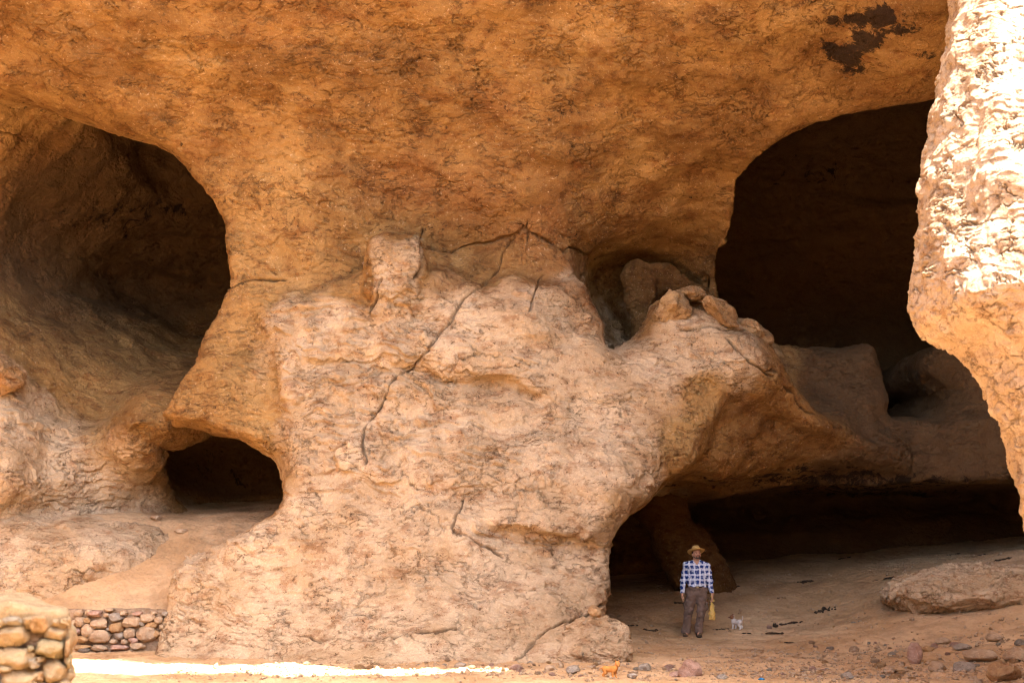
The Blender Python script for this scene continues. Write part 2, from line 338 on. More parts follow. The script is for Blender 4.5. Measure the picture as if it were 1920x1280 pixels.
# pier at the middle, standing proud of the wall above it
pierF = field([(500, 600, 26.5), (700, 470, 26.4), (780, 470, 26.4), (850, 475, 26.9), (1060, 480, 26.9), (700, 560, 26.4), (900, 560, 26.3), (1080, 570, 26.7), (600, 640, 26.1), (800, 630, 25.9), (1000, 620, 25.85), (1110, 650, 26.4),
               (550, 760, 25.9), (800, 760, 25.7), (1000, 780, 25.7), (1120, 780, 26), (1250, 760, 26.3), (560, 880, 25.6), (800, 880, 25.2), (1000, 880, 25.1), (1150, 900, 25.3), (1200, 880, 25.7),
               (560, 980, 25.2), (800, 980, 24.8), (1000, 980, 24.5), (1120, 990, 24.8), (400, 1050, 25.3), (600, 1080, 24.6), (900, 1080, 24.4), (1110, 1080, 24.7),
               (340, 1130, 25.0), (600, 1160, 24.0), (900, 1170, 23.8), (1110, 1170, 24.2), (310, 1215, 24.6), (600, 1230, 23.3), (900, 1240, 22.9), (1100, 1240, 23)], lam=.02)
def ledge(fld, line, amt, decay, xs=.5, Y=25):
    """a lip: below the line the face falls back by amt and comes forward again"""
    pts = np.array([(W(a, b, Y)[0], W(a, b, Y)[2]) for a, b in line]); zl = np.interp(GX, pts[:, 0], pts[:, 1])
    e = sst(pts[0, 0]-xs, pts[0, 0]+xs, GX)*(1-sst(pts[-1, 0]-xs, pts[-1, 0]+xs, GX)); d = zl-GZ
    return fld+amt*1.35*e*sst(-.06, .09, d)*np.exp(-np.maximum(d, 0)/decay)
pierF = ledge(pierF, [(560, 665), (640, 648), (700, 655), (770, 665), (800, 665)], .28, .5)
pierF = ledge(pierF, [(790, 672), (850, 690), (900, 697), (960, 705), (1010, 730)], .42, .38)
pierF = ledge(pierF, [(900, 985), (1000, 1000), (1060, 1008), (1140, 1012)], .42, 1.3)
pierF = ledge(pierF, [(620, 880), (740, 900), (860, 915), (1000, 900), (1120, 930)], .16, .5)
pierF = ledge(pierF, [(640, 780), (760, 760), (900, 790), (1060, 770), (1140, 790)], .10, .4)
pierF = ledge(pierF, [(960, 620), (1040, 625), (1110, 600)], .18, .25)
pierF = ledge(pierF, [(640, 590), (760, 560), (870, 600)], .14, .4)
def sq(pp, amt, fld, a=-.04, b=.10): return fld+amt*(1-sst(a, b, polysd(poly([(x_, y_, 26.6) for x_, y_ in pp]), GX, GZ)))
pierF = sq([(690, 436), (796, 436), (792, 480), (784, 560), (690, 570)], -.17, pierF, -.03, .06)
pierF = sq([(800, 430), (1100, 430), (1090, 520), (1030, 520), (1000, 508), (940, 512), (905, 530), (860, 516), (796, 520)], .30, pierF)
PIER = poly([(462, 585, 26.8), (520, 560, 27), (600, 545, 27), (690, 515, 27.1), (697, 460, 27.2), (730, 443, 27.2), (785, 446, 27.2), (792, 464, 27.3), (900, 468, 27.4), (960, 432, 27.4), (1030, 432, 27.4), (1078, 468, 27.4),
             (1084, 520, 27.3), (1106, 556, 27.2), (1128, 600, 27), (1130, 640, 27), (1190, 720, 27), (1290, 700, 27.5), (1340, 760, 27), (1300, 860, 26.2), (1245, 890, 26), (1200, 930, 25.8), (1160, 970, 25.4), (1142, 1005, 25.2),
             (1140, 1100, 25.3), (1132, 1170, 25), (1150, 1300, 24), (280, 1300, 25.2), (300, 1200, 25.2), (318, 1120, 25.5), (335, 1065, 25.8), (400, 1030, 26), (470, 1000, 26), (520, 962, 26), (537, 930, 26.2), (520, 870, 26.2), (503, 700, 26.5)])
butF = field([(1150, 700, 26.6), (1200, 640, 26.9), (1280, 600, 27.1), (1380, 600, 27.3), (1430, 630, 27.3), (1300, 680, 26.6), (1400, 680, 26.5), (1445, 700, 26.9), (1300, 780, 26.6), (1400, 760, 27.3), (1350, 850, 27.4), (1450, 860, 28.6),
              (1480, 740, 27.6), (1540, 800, 28.0), (1640, 840, 29.2), (1250, 860, 26.1), (1200, 900, 25.8), (1120, 800, 26.3), (1100, 960, 25.6), (1550, 860, 29.2)], lam=.02)
butF = ledge(butF, [(1300, 760), (1370, 740), (1440, 745), (1500, 775), (1560, 800)], .25, .6, Y=27)
BUT = poly([(1100, 700, 27), (1150, 660, 27.3), (1185, 640, 27.5), (1210, 600, 27.6), (1228, 550, 27.8), (1290, 540, 27.8), (1340, 552, 27.8), (1385, 585, 27.8), (1438, 612, 27.8), (1462, 680, 27.8), (1500, 740, 28.2), (1550, 785, 28.6), (1660, 835, 29.6),
            (1650, 850, 29.6), (1550, 856, 29), (1400, 885, 28), (1300, 885, 27), (1240, 895, 26.3), (1200, 932, 26), (1155, 978, 25.6), (1100, 1000, 25.4)])
blkF = field([(1480, 650, 30.4), (1630, 660, 30.6), (1560, 740, 30.0), (1650, 840, 29.7), (1560, 800, 29.1), (1500, 840, 29.4), (1400, 800, 30), (1400, 700, 30)])
BLK = poly([(1380, 640, 30.6), (1500, 652, 31), (1625, 656, 31.2), (1640, 700, 31.2), (1645, 750, 31.2), (1635, 790, 31.2), (1680, 845, 31.2), (1680, 880, 31), (1380, 890, 30)])
blk2F = field([(1740, 660, 31.2), (1850, 680, 31), (1900, 780, 30.6), (1780, 780, 31), (1720, 850, 30.5), (1900, 860, 30.5), (2100, 800, 30.5)])
BLK2 = poly([(1740, 665, 32), (1790, 648, 32), (1850, 640, 32), (2150, 600, 32), (2250, 880, 31), (1640, 880, 31), (1660, 850, 31.5), (1740, 800, 31.7), (1765, 760, 32), (1775, 730, 32), (1735, 695, 32)])
benF = field([(-100, 1000, 27), (100, 990, 27.2), (230, 1000, 27.2), (0, 1050, 26.2), (150, 1050, 26.2), (260, 1040, 26.7), (0, 1120, 25.9), (150, 1110, 26), (0, 1240, 25.6), (140, 1240, 25.6)])
BEN = poly([(-400, 975, 27.6), (100, 972, 27.8), (200, 980, 27.7), (280, 1005, 27.3), (296, 1040, 27), (270, 1078, 26.7), (210, 1098, 26.4), (150, 1118, 26.2), (130, 1300, 26), (-400, 1300, 26)])
HL = field([(-300, 250, 26), (0, 260, 28), (120, 280, 30), (250, 300, 32.8), (350, 360, 34.6), (380, 500, 37), (200, 500, 34.6), (0, 500, 30.4), (-200, 500, 27.4), (200, 600, 33.4), (350, 620, 36), (200, 680, 31), (320, 700, 32), (0, 680, 27.9), (0, 600, 29.4),
            (150, 760, 29.4), (200, 780, 28.9), (0, 780, 27.2), (100, 850, 28.2), (0, 900, 26.9), (200, 900, 28.9), (262, 800, 27.2), (225, 850, 28.1), (262, 870, 28.4), (290, 900, 29.6), (300, 955, 30), (100, 960, 28.6), (0, 960, 27.6), (0, 180, 27.3), (120, 215, 28.8), (400, 840, 30), (450, 900, 30.6), (520, 900, 30.6), (350, 880, 30.1), (400, 940, 30.6), (500, 960, 30.3)],
           [(-14, 26, 2), (-16, 26, 8), (-16, 25, 3)], lam=.02)
CAVL = poly([(-500, 100, 26), (0, 150, 26.2), (60, 165, 26.2), (130, 196, 26.3), (200, 224, 26.3), (255, 245, 26.4), (300, 264, 26.5), (345, 305, 26.6), (378, 360, 26.8), (400, 420, 27), (408, 480, 27), (406, 540, 27), (390, 600, 26.9), (350, 680, 26.8), (310, 735, 26.7), (272, 795, 26.7),
             (330, 808, 26.7), (400, 824, 26.6), (470, 850, 26.4), (515, 872, 26.3), (530, 898, 26.3), (538, 930, 26.3), (522, 970, 26.2), (450, 1010, 26.2), (400, 1100, 26.5), (-500, 1300, 26)])
CAVS = poly([(278, 812, 28.6), (320, 806, 28), (400, 812, 27.6), (470, 836, 27.4), (530, 860, 27.4), (560, 900, 27.4), (560, 940, 27.4), (540, 980, 27.4), (450, 1010, 27.4), (390, 968, 29.6), (345, 935, 29.4), (312, 900, 29.2), (286, 858, 29)])
CAVR = poly([(1383, 640, 28.6), (1381, 560, 28.4), (1382, 480, 28), (1394, 415, 27.6), (1420, 350, 26.8), (1475, 268, 25.8), (1560, 218, 25), (1650, 192, 24.7), (1740, 168, 24.5), (1900, 140, 24.4), (2300, 120, 24.4), (2300, 640, 26), (2300, 900, 26), (1383, 900, 28.6)])
CAVD = poly([(1100, 1240, 27), (1130, 1100, 27), (1130, 1000, 27), (1160, 930, 27), (1200, 880, 27.4), (1320, 868, 28), (1500, 860, 28.5), (1700, 862, 28.5), (1900, 872, 28.5), (2250, 880, 28), (2300, 1100, 26), (2300, 1300, 24)])
Hf0 = H0[:, None, :]; yy = ay[None, :, None]
def V2(a): return a[:, None, :].astype(np.float32)
yy = yy.astype(np.float32)
f = (V2(H0)-yy)*.8
def carve(f, P, g, back, k=.5, kb=1.6):
    d = V2(polysd(P, GX, GZ)); c = smax(d-g, (yy-back)*.9, kb); return smax(f, -c, k)
f = carve(f, CAVL, np.clip((yy-27.2)*.22, -.05, 1.6), V2(HL), .45, .8)
f = carve(f, CAVS, np.clip((yy-29.6)*.25, -.12, .8), 33.6, .45, 1.5)
dR = polysd(CAVR, GX, GZ); dS = np.empty(f.shape, np.float32)      # the vault rises behind its rim
for j, y_ in enumerate(ay):
    sh = min(max(y_-25.2, 0)*.42, 3.2)/H; i0 = int(sh); fr_ = sh-i0; kk = np.arange(len(az))
    dS[:, j, :] = dR[:, np.maximum(kk-i0, 0)]*(1-fr_)+dR[:, np.maximum(kk-i0-1, 0)]*fr_
dS = np.minimum(dS, V2(dR)); c_ = smax(dS-np.clip((yy-28.5)*.12, 0, 1.0), (yy-39.5)*.9, 3); f = smax(f, -c_, .4); del dS, c_
f = carve(f, CAVD, np.clip((yy-28.5)*.22, -.0, 1.6), 37.8+.25*V2(GX-8)*0, .3, 2)
def mass(f, P, Fy, R, back=44.0, k=.25, low=0):
    d = V2(polysd(P, GX, GZ)); a = d+R; b = (V2(Fy)-yy)*.85+R
    m = np.minimum(np.maximum(a, b), 0)+np.sqrt(np.maximum(a, 0)**2+np.maximum(b, 0)**2)-R
    if back < 43: m = smax(m, yy-back, .6)
    return smin(f, m.astype(np.float32), k)
f = mass(f, PIER, pierF, .4, 34, .14)
f = mass(f, BUT, butF, .55, 36, .2)
f = mass(f, BLK, blkF, .5, 44, .6)
f = mass(f, BLK2, blk2F, .8, 44, .3)
f = mass(f, BEN, benF, 1.0, 44, .7)
# shelf between the upper and the lower cave, reaching the back wall
zs_top = TPS([(4, 30), (12, 30), (4, 40), (14, 40)], [3.9, 4.2, 4.6, 5.0])(*np.meshgrid(ax_, ay, indexing='ij'))[:, :, None]
zz = az[None, None, :]; shelf = np.maximum(np.abs(zz-(zs_top-.3))-.6, 30.6-yy)
shelf = np.maximum(shelf, 4.2-ax_[:, None, None]+0*yy)
f = smin(f, shelf.astype(np.float32), .5)
f = f.astype(np.float32)
f[0] = f[-1] = 1; f[:, :, 0] = 1; f[:, -1] = 1; f[:, 0] = 1; f[:, :, -1] = 1
v, q = surfnets(f, (ax_[0], ay[0], az[0]), H); del f
# larger bumps along the normals
def vnormals(v, q):
    n = np.cross(v[q[:, 2]]-v[q[:, 0]], v[q[:, 3]]-v[q[:, 1]]); vn = np.zeros_like(v)
    for k in range(q.shape[1]): np.add.at(vn, q[:, k], n)
    return vn/np.maximum(np.linalg.norm(vn, axis=1, keepdims=True), 1e-9)
vn = vnormals(v, q); px, py = proj(v[:, 0], v[:, 1], v[:, 2])
disp = .16*fbm(v*.45, 3, 3)+.05*fbm(v*np.array([1.3, 1.3, 2.6]), 3, 9)
disp *= .5+.5*sst(19, 21, v[:, 1])
disp += .22*sst(31, 34, v[:, 1])*np.abs(fbm(v*np.array([.35, .35, 1.5]), 3, 97))
v = v+vn*disp[:, None]
def reg(pp, soft):   # mask by region of the rock face
    return 1-sst(-soft, soft, polysd(pp, px, py))
nz_ = 40*fbm(v*.8, 4, 21)
pale = 1-sst(-110, 90, polysd([(-300, 700), (0, 690), (120, 760), (250, 830), (290, 930), (480, 980), (530, 900), (505, 760), (470, 600), (560, 560), (680, 560), (800, 560), (1070, 520), (1140, 620), (1230, 600), (1440, 600), (1440, 680), (1300, 760), (1240, 900), (1160, 990), (1160, 1400), (-300, 1400)], px+nz_, py+nz_))
pale = np.where(v[:, 1] > 33, 0, pale); pale = np.where((v[:, 1] < 21), .55, pale)
pale = np.maximum(pale, .58*(1-sst(-12, 8, polysd([(694, 442), (790, 440), (784, 600), (696, 600)], px+nz_*.2, py+nz_*.2))))
flk = .85*pale*(.35+.75*sst(-.35, .45, fbm(v*.42, 3, 88)))*np.where(px < 300, .5, 1)*np.where((px < 700) & (py > 980), .75, 1)
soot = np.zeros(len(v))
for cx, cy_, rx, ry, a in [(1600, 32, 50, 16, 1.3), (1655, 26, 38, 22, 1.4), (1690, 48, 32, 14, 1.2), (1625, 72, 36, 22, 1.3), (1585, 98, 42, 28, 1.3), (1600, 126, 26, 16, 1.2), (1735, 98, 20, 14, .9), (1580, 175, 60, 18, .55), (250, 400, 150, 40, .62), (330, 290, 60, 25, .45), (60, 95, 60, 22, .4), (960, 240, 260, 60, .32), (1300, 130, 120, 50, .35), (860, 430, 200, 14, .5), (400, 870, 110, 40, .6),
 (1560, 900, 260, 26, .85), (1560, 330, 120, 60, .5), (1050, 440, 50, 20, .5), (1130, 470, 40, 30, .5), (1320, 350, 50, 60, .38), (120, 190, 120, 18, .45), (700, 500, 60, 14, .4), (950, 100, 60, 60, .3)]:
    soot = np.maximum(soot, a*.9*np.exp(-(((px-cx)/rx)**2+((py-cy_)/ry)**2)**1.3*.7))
# shade of the caves, left hollow and right shelf, painted into the albedo
cave_shade = np.maximum(sst(31.5, 38.5, v[:, 1])*sst(3, 4.5, v[:, 0])*1.0, 1.4*np.exp(-(((px-260)/300)**2+((py-430)/185)**2)**1.5)*sst(27, 28.5, v[:, 1]))
cave_shade = np.maximum(cave_shade, 1.2*np.exp(-(((px-430)/130)**2+((py-880)/65)**2)**2)*sst(27.3, 29.5, v[:, 1]))
cave_shade = np.maximum(cave_shade, 1.0*sst(28.2, 30.0, v[:, 1])*sst(1440, 1560, px)*sst(7.6, 7, v[:, 2]))
pale = pale*(1-cave_shade)
cave_shade = np.maximum(cave_shade, .6*sst(29, 31, v[:, 1])*(py > 865)*sst(3, 4.5, v[:, 0]))
CR = [[(985, 438), (945, 475), (915, 520), (880, 560), (835, 620), (800, 655), (770, 690), (740, 715), (690, 790), (680, 860)],
      [(790, 448), (783, 480), (777, 512)], [(410, 530), (470, 524), (530, 528)], [(800, 462), (900, 460), (985, 440), (1050, 455), (1080, 470)],
      [(1020, 522), (1008, 545), (995, 580)], [(1370, 650), (1400, 680), (1447, 705)], [(1290, 620), (1350, 618), (1400, 616)], [(1075, 560), (1110, 600)],
      [(720, 545), (705, 575)], [(870, 940), (850, 990), (930, 1040)], [(0, 245), (25, 250), (40, 262)],
      [(560, 1180), (700, 1190), (840, 1175)], [(1135, 1130), (1060, 1170), (990, 1210), (975, 1240)], [(1450, 690), (1490, 760), (1560, 800)]]
sc_ = 1/F*np.maximum(v[:, 1], 1); crk = np.full(len(v), 9.); crm = np.full(len(v), 9.)
jx = px+9*fbm(v*1.6, 3, 31); jy = py+9*fbm(v*1.6, 3, 41)
for c in CR:
    d, s_, par, L = linesd(c, jx, jy); d = d*sc_; s_ = s_*sc_; m = d < crm; crm = np.where(m, d, crm); crk = np.where(m, s_, crk)
crm = np.where(v[:, 1] > 32, 9, crm)
cliff = mesh_from('cliff', v, q, M_cliff, attrs={'pale': pale, 'soot': soot, 'flk': flk, 'cave_shade': cave_shade, 'crk': crk, 'crm': crm}); tag(cliff, kind='structure'); adaptive(cliff)
print('cliff verts', len(v))
# ------------------------------------------------------------------ foreground rock at the right
def fore_rock():
    h = .085; X0 = np.arange(2.6, 9.5, h); Y0 = np.arange(10.2, 18, h); Z0 = np.arange(-1, 13, h); D = 13.95
    gx_, gz_ = np.meshgrid(X0, Z0, indexing='ij')
    Pg = [(W(a, b, D)[0], W(a, b, D)[2]) for a, b in [(1772, -900), (1775, -300), (1770, 0), (1762, 80), (1748, 180), (1742, 250), (1720, 330), (1724, 430), (1718, 510), (1708, 560), (1712, 600), (1740, 645), (1800, 665), (1828, 700), (1850, 760), (1880, 820), (1905, 880), (1914, 940), (1930, 1010), (1990, 1100), (2080, 1150), (2150, 1350)]]+[(9, -.5), (9, 12.5), (3.9, 12.5)]
    y_ = Y0[None, :, None]; back = np.maximum(y_-13.9, 0); R = .55; RY = 1.6
    d = polysd(Pg, gx_[:, None, :]-.36*back, gz_[:, None, :]-.22*back)
    ff = TPS([(3, 0), (9, 0), (3, 12.5), (9, 12.5), (4.5, 3.6), (9, 3.6), (5, 2), (4.5, 7), (9, 7)], [13.2, 13.6, 16.4, 16.8, 12.3, 12.6, 12.9, 13.6, 14.0], .01)(gx_, gz_)[:, None, :]
    a = (d+R)/R; b = (ff-y_+RY)/RY
    m = (np.minimum(np.maximum(a, b), 0)+np.sqrt(np.maximum(a, 0)**2+np.maximum(b, 0)**2)-1)*R
    m = smax(m, y_-17.4, 1.0).astype(np.float32); m[0] = m[-1] = 1; m[:, 0] = 1; m[:, -1] = 1; m[:, :, 0] = 1; m[:, :, -1] = 1
    v, q = surfnets(m, (X0[0], Y0[0], Z0[0]), h); n = vnormals(v, q)
    v = v+n*(.06*fbm(v*.9, 3, 5)+.03*fbm(v*np.array([2, 2, 4.]), 3, 6))[:, None]
    o = mesh_from('foreground_rock', v, q, M_fore); adaptive(o)
    tag(o, 'big craggy near rock at the right edge, half of it in white sunlight', 'rock')
fore_rock()

# ------------------------------------------------------------------ canyon walls round the camera
def canyon():
    path = np.array([(-15.5, 26), (-17.5, 20), (-19, 12), (-18, 3), (-11, -3.5), (0, -4.5), (11, -3.5), (18, 3), (19, 12), (18, 18), (15.5, 22)], float)
    t = np.linspace(0, len(path)-1, 150); i = np.minimum(t.astype(int), len(path)-2); fr = (t-i)[:, None]
    c = path[i]*(1-fr)+path[i+1]*fr; c = np.array([c[max(0, k-5):k+6].mean(0) for k in range(len(c))])
    tn = np.gradient(c, axis=0); nrm = np.c_[tn[:, 1], -tn[:, 0]]; nrm /= np.linalg.norm(nrm, axis=1, keepdims=True)
    ctr = np.array([0, 9.]); sgn = np.sign(((c-ctr)*nrm).sum(1, keepdims=True)); nrm *= sgn
    back = sst(6, -1, c[:, 1])[:, None]; TOP = 28-22*back
    def off(z): return nrm*z*.08*(1-back)+back*np.array([0, 1.])*.1*np.maximum(z-5, 0)
    rows = []
    for q in np.linspace(0, 1, 60): rows.append(np.c_[c+off(-1+(TOP[:, :1]+1)*q), -1+(TOP[:, 0]+1)*q])
    for k in range(1, 8): rows.append(np.c_[c+off(TOP)+nrm*k*.9, TOP[:, 0]+.3*math.sin(k)])
    for q in np.linspace(.95, 0, 6): rows.append(np.c_[c+off(TOP)*q+nrm*8, -1+(TOP[:, 0]+1)*q])
    V = np.array(rows); n = V.shape
    d = .9*fbm(V*.28, 4, 71)+.25*fbm(V*np.array([1, 1, 2.]), 3, 72); V[..., :2] += nrm[None]*d[..., None]
    I = np.arange(n[0]*n[1]).reshape(n[:2]); Q = np.stack([I[:-1, :-1], I[:-1, 1:], I[1:, 1:], I[1:, :-1]], -1).reshape(-1, 4)
    tag(mesh_from('canyon_side', V.reshape(-1, 3), Q, M_canyon), kind='structure')
    # sun blockers added high up, out of view, to shade near ground and wall
    def span(x0, x1, y0, y1, z0, rfun, efun, seed):
        u = np.linspace(0, 1, 60)[:, None]; an = np.linspace(0, 2*math.pi, 28, endpoint=False)[None]; e = efun(u)
        cx = x0+(x1-x0)*u+0*an; cyy = y0+(y1-y0)*u+2.9*e+0*an; r = rfun(u, e); V = np.stack([cx, cyy+r*np.cos(an), z0+1.5*np.sin(math.pi*u)+.9*r*np.sin(an)], -1)
        V = V+.45*np.stack([fbm(V*.5, 3, seed+k) for k in (1, 2, 3)], -1); I = np.arange(60*28).reshape(60, 28); J = np.roll(I, -1, 1); Q = np.stack([I[:-1], J[:-1], J[1:], I[1:]], -1).reshape(-1, 4)
        tag(mesh_from('sun_blocker', V.reshape(-1, 3), Q, M_canyon), kind='structure')
    span(-20, 18, 12.2, 8.3, 24.5, lambda u, e: 1.75+.4*(2*u-1)**2+1.5*e, lambda u: sst(.62, .76, u), 80)
    span(-20, 18, 1.3, 1.3, 24.5, lambda u, e: 1.6+0*u, lambda u: 0*u, 90)
_nb = NB('canyon_rock'); _nb.color(_nb.mix(_nb.mr(_nb.noise(_nb.pos(), .6, 5), .35, .65), OCHRE, PALE2)); M_canyon = _nb.m
canyon()

# ------------------------------------------------------------------ loose rocks
def ico(sub):
    bm = bmesh.new(); bmesh.ops.create_icosphere(bm, subdivisions=sub, radius=1)
    v = np.array([x.co[:] for x in bm.verts]); q = np.array([[a.index for a in f_.verts] for f_ in bm.faces]); bm.free(); return v, q
ICO = {k: ico(k) for k in (2, 3, 4, 5)}
def rock_verts(dims, seed, sub=4, cuts=7, rough=.12, nsc=1.6):
    r = np.random.default_rng(seed); v, q = ICO[sub]; v = v.copy()
    for _ in range(cuts):
        n = r.normal(size=3); n /= np.linalg.norm(n); k = r.uniform(.62, .9); d = v@n; m = d > k; v[m] -= np.outer((d[m]-k)*.92, n)
    u = v/np.linalg.norm(v, axis=1, keepdims=True)
    v = v*(1+rough*fbm(v*nsc+r.uniform(0, 50, 3), 5, seed % 97))[:, None]
    return v*np.array(dims), q
def rotz(v, a): c, s_ = math.cos(a), math.sin(a); return np.c_[v[:, 0]*c-v[:, 1]*s_, v[:, 0]*s_+v[:, 1]*c, v[:, 2]]
def stone_mat(name, c1, c2):
    nb = NB(name); P = nb.obj(); a = nb.mr(nb.noise(P, 5, 6, .65), .36, .62)
    c = nb.mix(a, c2, c1); c = nb.mix(nb.mr(nb.noise(P, 30, 4, .7), .56, .7, 0, .5), c, tuple(min(.8, x*1.6) for x in c1)); c = nb.mix(nb.mr(nb.noise(P, 14, 5, .7), .56, .7, 0, .5), c, tuple(x*.4 for x in c2))
    nb.color(c); nb.bump(nb.noise(P, 16, 6, .7), .05); return nb.m
SM = [stone_mat('stone_tan', (.50, .36, .23), (.40, .26, .15)), stone_mat('stone_ochre', (.46, .29, .14), (.34, .19, .09)), stone_mat('stone_pink', (.48, .31, .23), (.38, .22, .15)), stone_mat('stone_grey', (.38, .32, .25), (.28, .22, .16))]
SMD = [stone_mat('near_stone_tan', (.34, .25, .14), (.24, .16, .085)), stone_mat('near_stone_brown', (.33, .215, .11), (.22, .135, .065)), stone_mat('near_stone_olive', (.30, .235, .13), (.21, .155, .08)), stone_mat('near_stone_grey', (.28, .23, .16), (.2, .155, .10))]
def rock(name, px, py, Y, dims, label, cat='rock', seed=1, mat=None, rz=0, sub=4, sink=.25, cuts=7, rough=.12, group=None, onground=False, tilt=None, sc=None):
    v, q = rock_verts(dims, seed, sub, cuts, rough)
    if tilt is not None: v = v@np.array(Matrix.Rotation(tilt[0], 3, 'Y').to_3x3()).T@np.array(Matrix.Rotation(tilt[1], 3, 'X').to_3x3()).T
    v = rotz(v, rz)
    if onground: p = ground_hit(px, py); p = Vector((p.x, p.y+dims[1]*.6, 0)); p.z = float(gz(p.x, p.y))+dims[2]*(1-2*sink)
    else: p = Vector(W(px, py, Y))
    o = mesh_from(name, v, q, mat or SM[0], loc=p)
    tag(o, label, cat, group); return o
M_bould = rock_material('boulder_rock', use_attr=False, pale=.95, sc=1.6, flake=.9)
M_och = rock_material('ochre_boulder', use_attr=False, pale=.3, sc=1.6, flake=.5)
def big(*a, **k):
    o = rock(*a, **k); adaptive(o); return o
big('rock_boulder', 1098, 1222, 23.6, (.78, .95, .54), 'broad low boulder leaning against the foot of the pale rock pier', 'boulder', 11, M_bould, rz=.3, sub=5, cuts=9, tilt=(-.25, 0), rough=.1)
rock('wedged_stone', 1116, 1147, 23.2, (.12, .12, .11), 'small angular stone wedged on top of the low boulder by the pier', 'stone', 14, SM[1], cuts=10)
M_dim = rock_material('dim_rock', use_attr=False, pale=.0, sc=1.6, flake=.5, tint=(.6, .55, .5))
big('caprock', 1262, 580, 27.2, (.36, .5, .34), 'left lump of the broken caprock on the crest of the buttress', 'rock', 21, M_och, rz=.2, sub=5, cuts=10, rough=.14)
big('caprock', 1296, 550, 27.4, (.27, .35, .13), 'thin flat capping stone, highest on the crest of the buttress', 'rock', 22, M_och, rz=-.2, sub=5, cuts=10, tilt=(.12, 0))
big('caprock', 1352, 586, 27.0, (.42, .36, .19), 'long slanting slab on the crest of the buttress', 'rock', 23, M_och, sub=5, cuts=10, tilt=(.75, .2), rough=.13)
big('caprock', 1412, 622, 27.6, (.42, .4, .24), 'low ochre rock on the right shoulder of the buttress crest', 'rock', 24, M_och, sub=5, cuts=8, tilt=(.55, 0))
big('rock_shelf_piece', 4, 702, 27.3, (.46, .7, .36), 'blocky rock jutting from the left edge above the pale bank', 'rock', 31, M_och, sub=5, cuts=8, rough=.1)
big('rock_slab', 1870, 1112, 28.3, (2.3, 1.75, .52), 'long pale rounded slab of bedrock rising from the dirt by the right edge', 'rock slab', 41, M_bould, sub=5, cuts=0, rough=.07)
# stump of rock behind the buttress and the leaning pillar in the lower cave, grown from soft chains
def chain(name, pts, mat, h=.07, noise=.12, flat=1.0):
    P = [(np.array(W(*p[:3])), p[3]) for p in pts]; C = np.array([p[0] for p in P]); R = max(p[1] for p in P)+.4
    lo, hi = C.min(0)-R, C.max(0)+R; ax = [np.arange(lo[i], hi[i], h) for i in range(3)]
    G = np.stack(np.meshgrid(*ax, indexing='ij'), -1).astype(np.float32); f_ = None
    for (a, ra), (b, rb) in zip(P[:-1], P[1:]):
        ab = b-a; t = np.clip(((G-a)@ab)/(ab@ab), 0, 1)[..., None]; d = np.linalg.norm(G-a-t*ab, axis=-1)-(ra+(rb-ra)*t[..., 0]); f_ = d if f_ is None else smin(f_, d, .35)
    f_[0] = f_[-1] = 1; f_[:, 0] = 1; f_[:, -1] = 1; f_[:, :, 0] = 1; f_[:, :, -1] = 1
    v, q = surfnets(f_, lo, h); n = vnormals(v, q); v = v+n*(noise*fbm(v*1.1, 4, 55))[:, None]
    o = mesh_from(name, v, q, mat); adaptive(o); return o
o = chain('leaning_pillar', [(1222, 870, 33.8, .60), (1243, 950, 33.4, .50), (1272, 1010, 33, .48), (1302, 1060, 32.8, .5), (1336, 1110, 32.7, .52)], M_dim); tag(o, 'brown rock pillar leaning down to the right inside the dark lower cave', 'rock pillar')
o = chain('rock_stump', [(1216, 640, 30.2, .28), (1204, 540, 30.0, .25), (1196, 510, 29.9, .24), (1236, 515, 30.1, .19), (1310, 565, 30.5, .34)], M_dim, .06); tag(o, 'rounded knob of rock in the dark niche behind the buttress crest', 'rock')
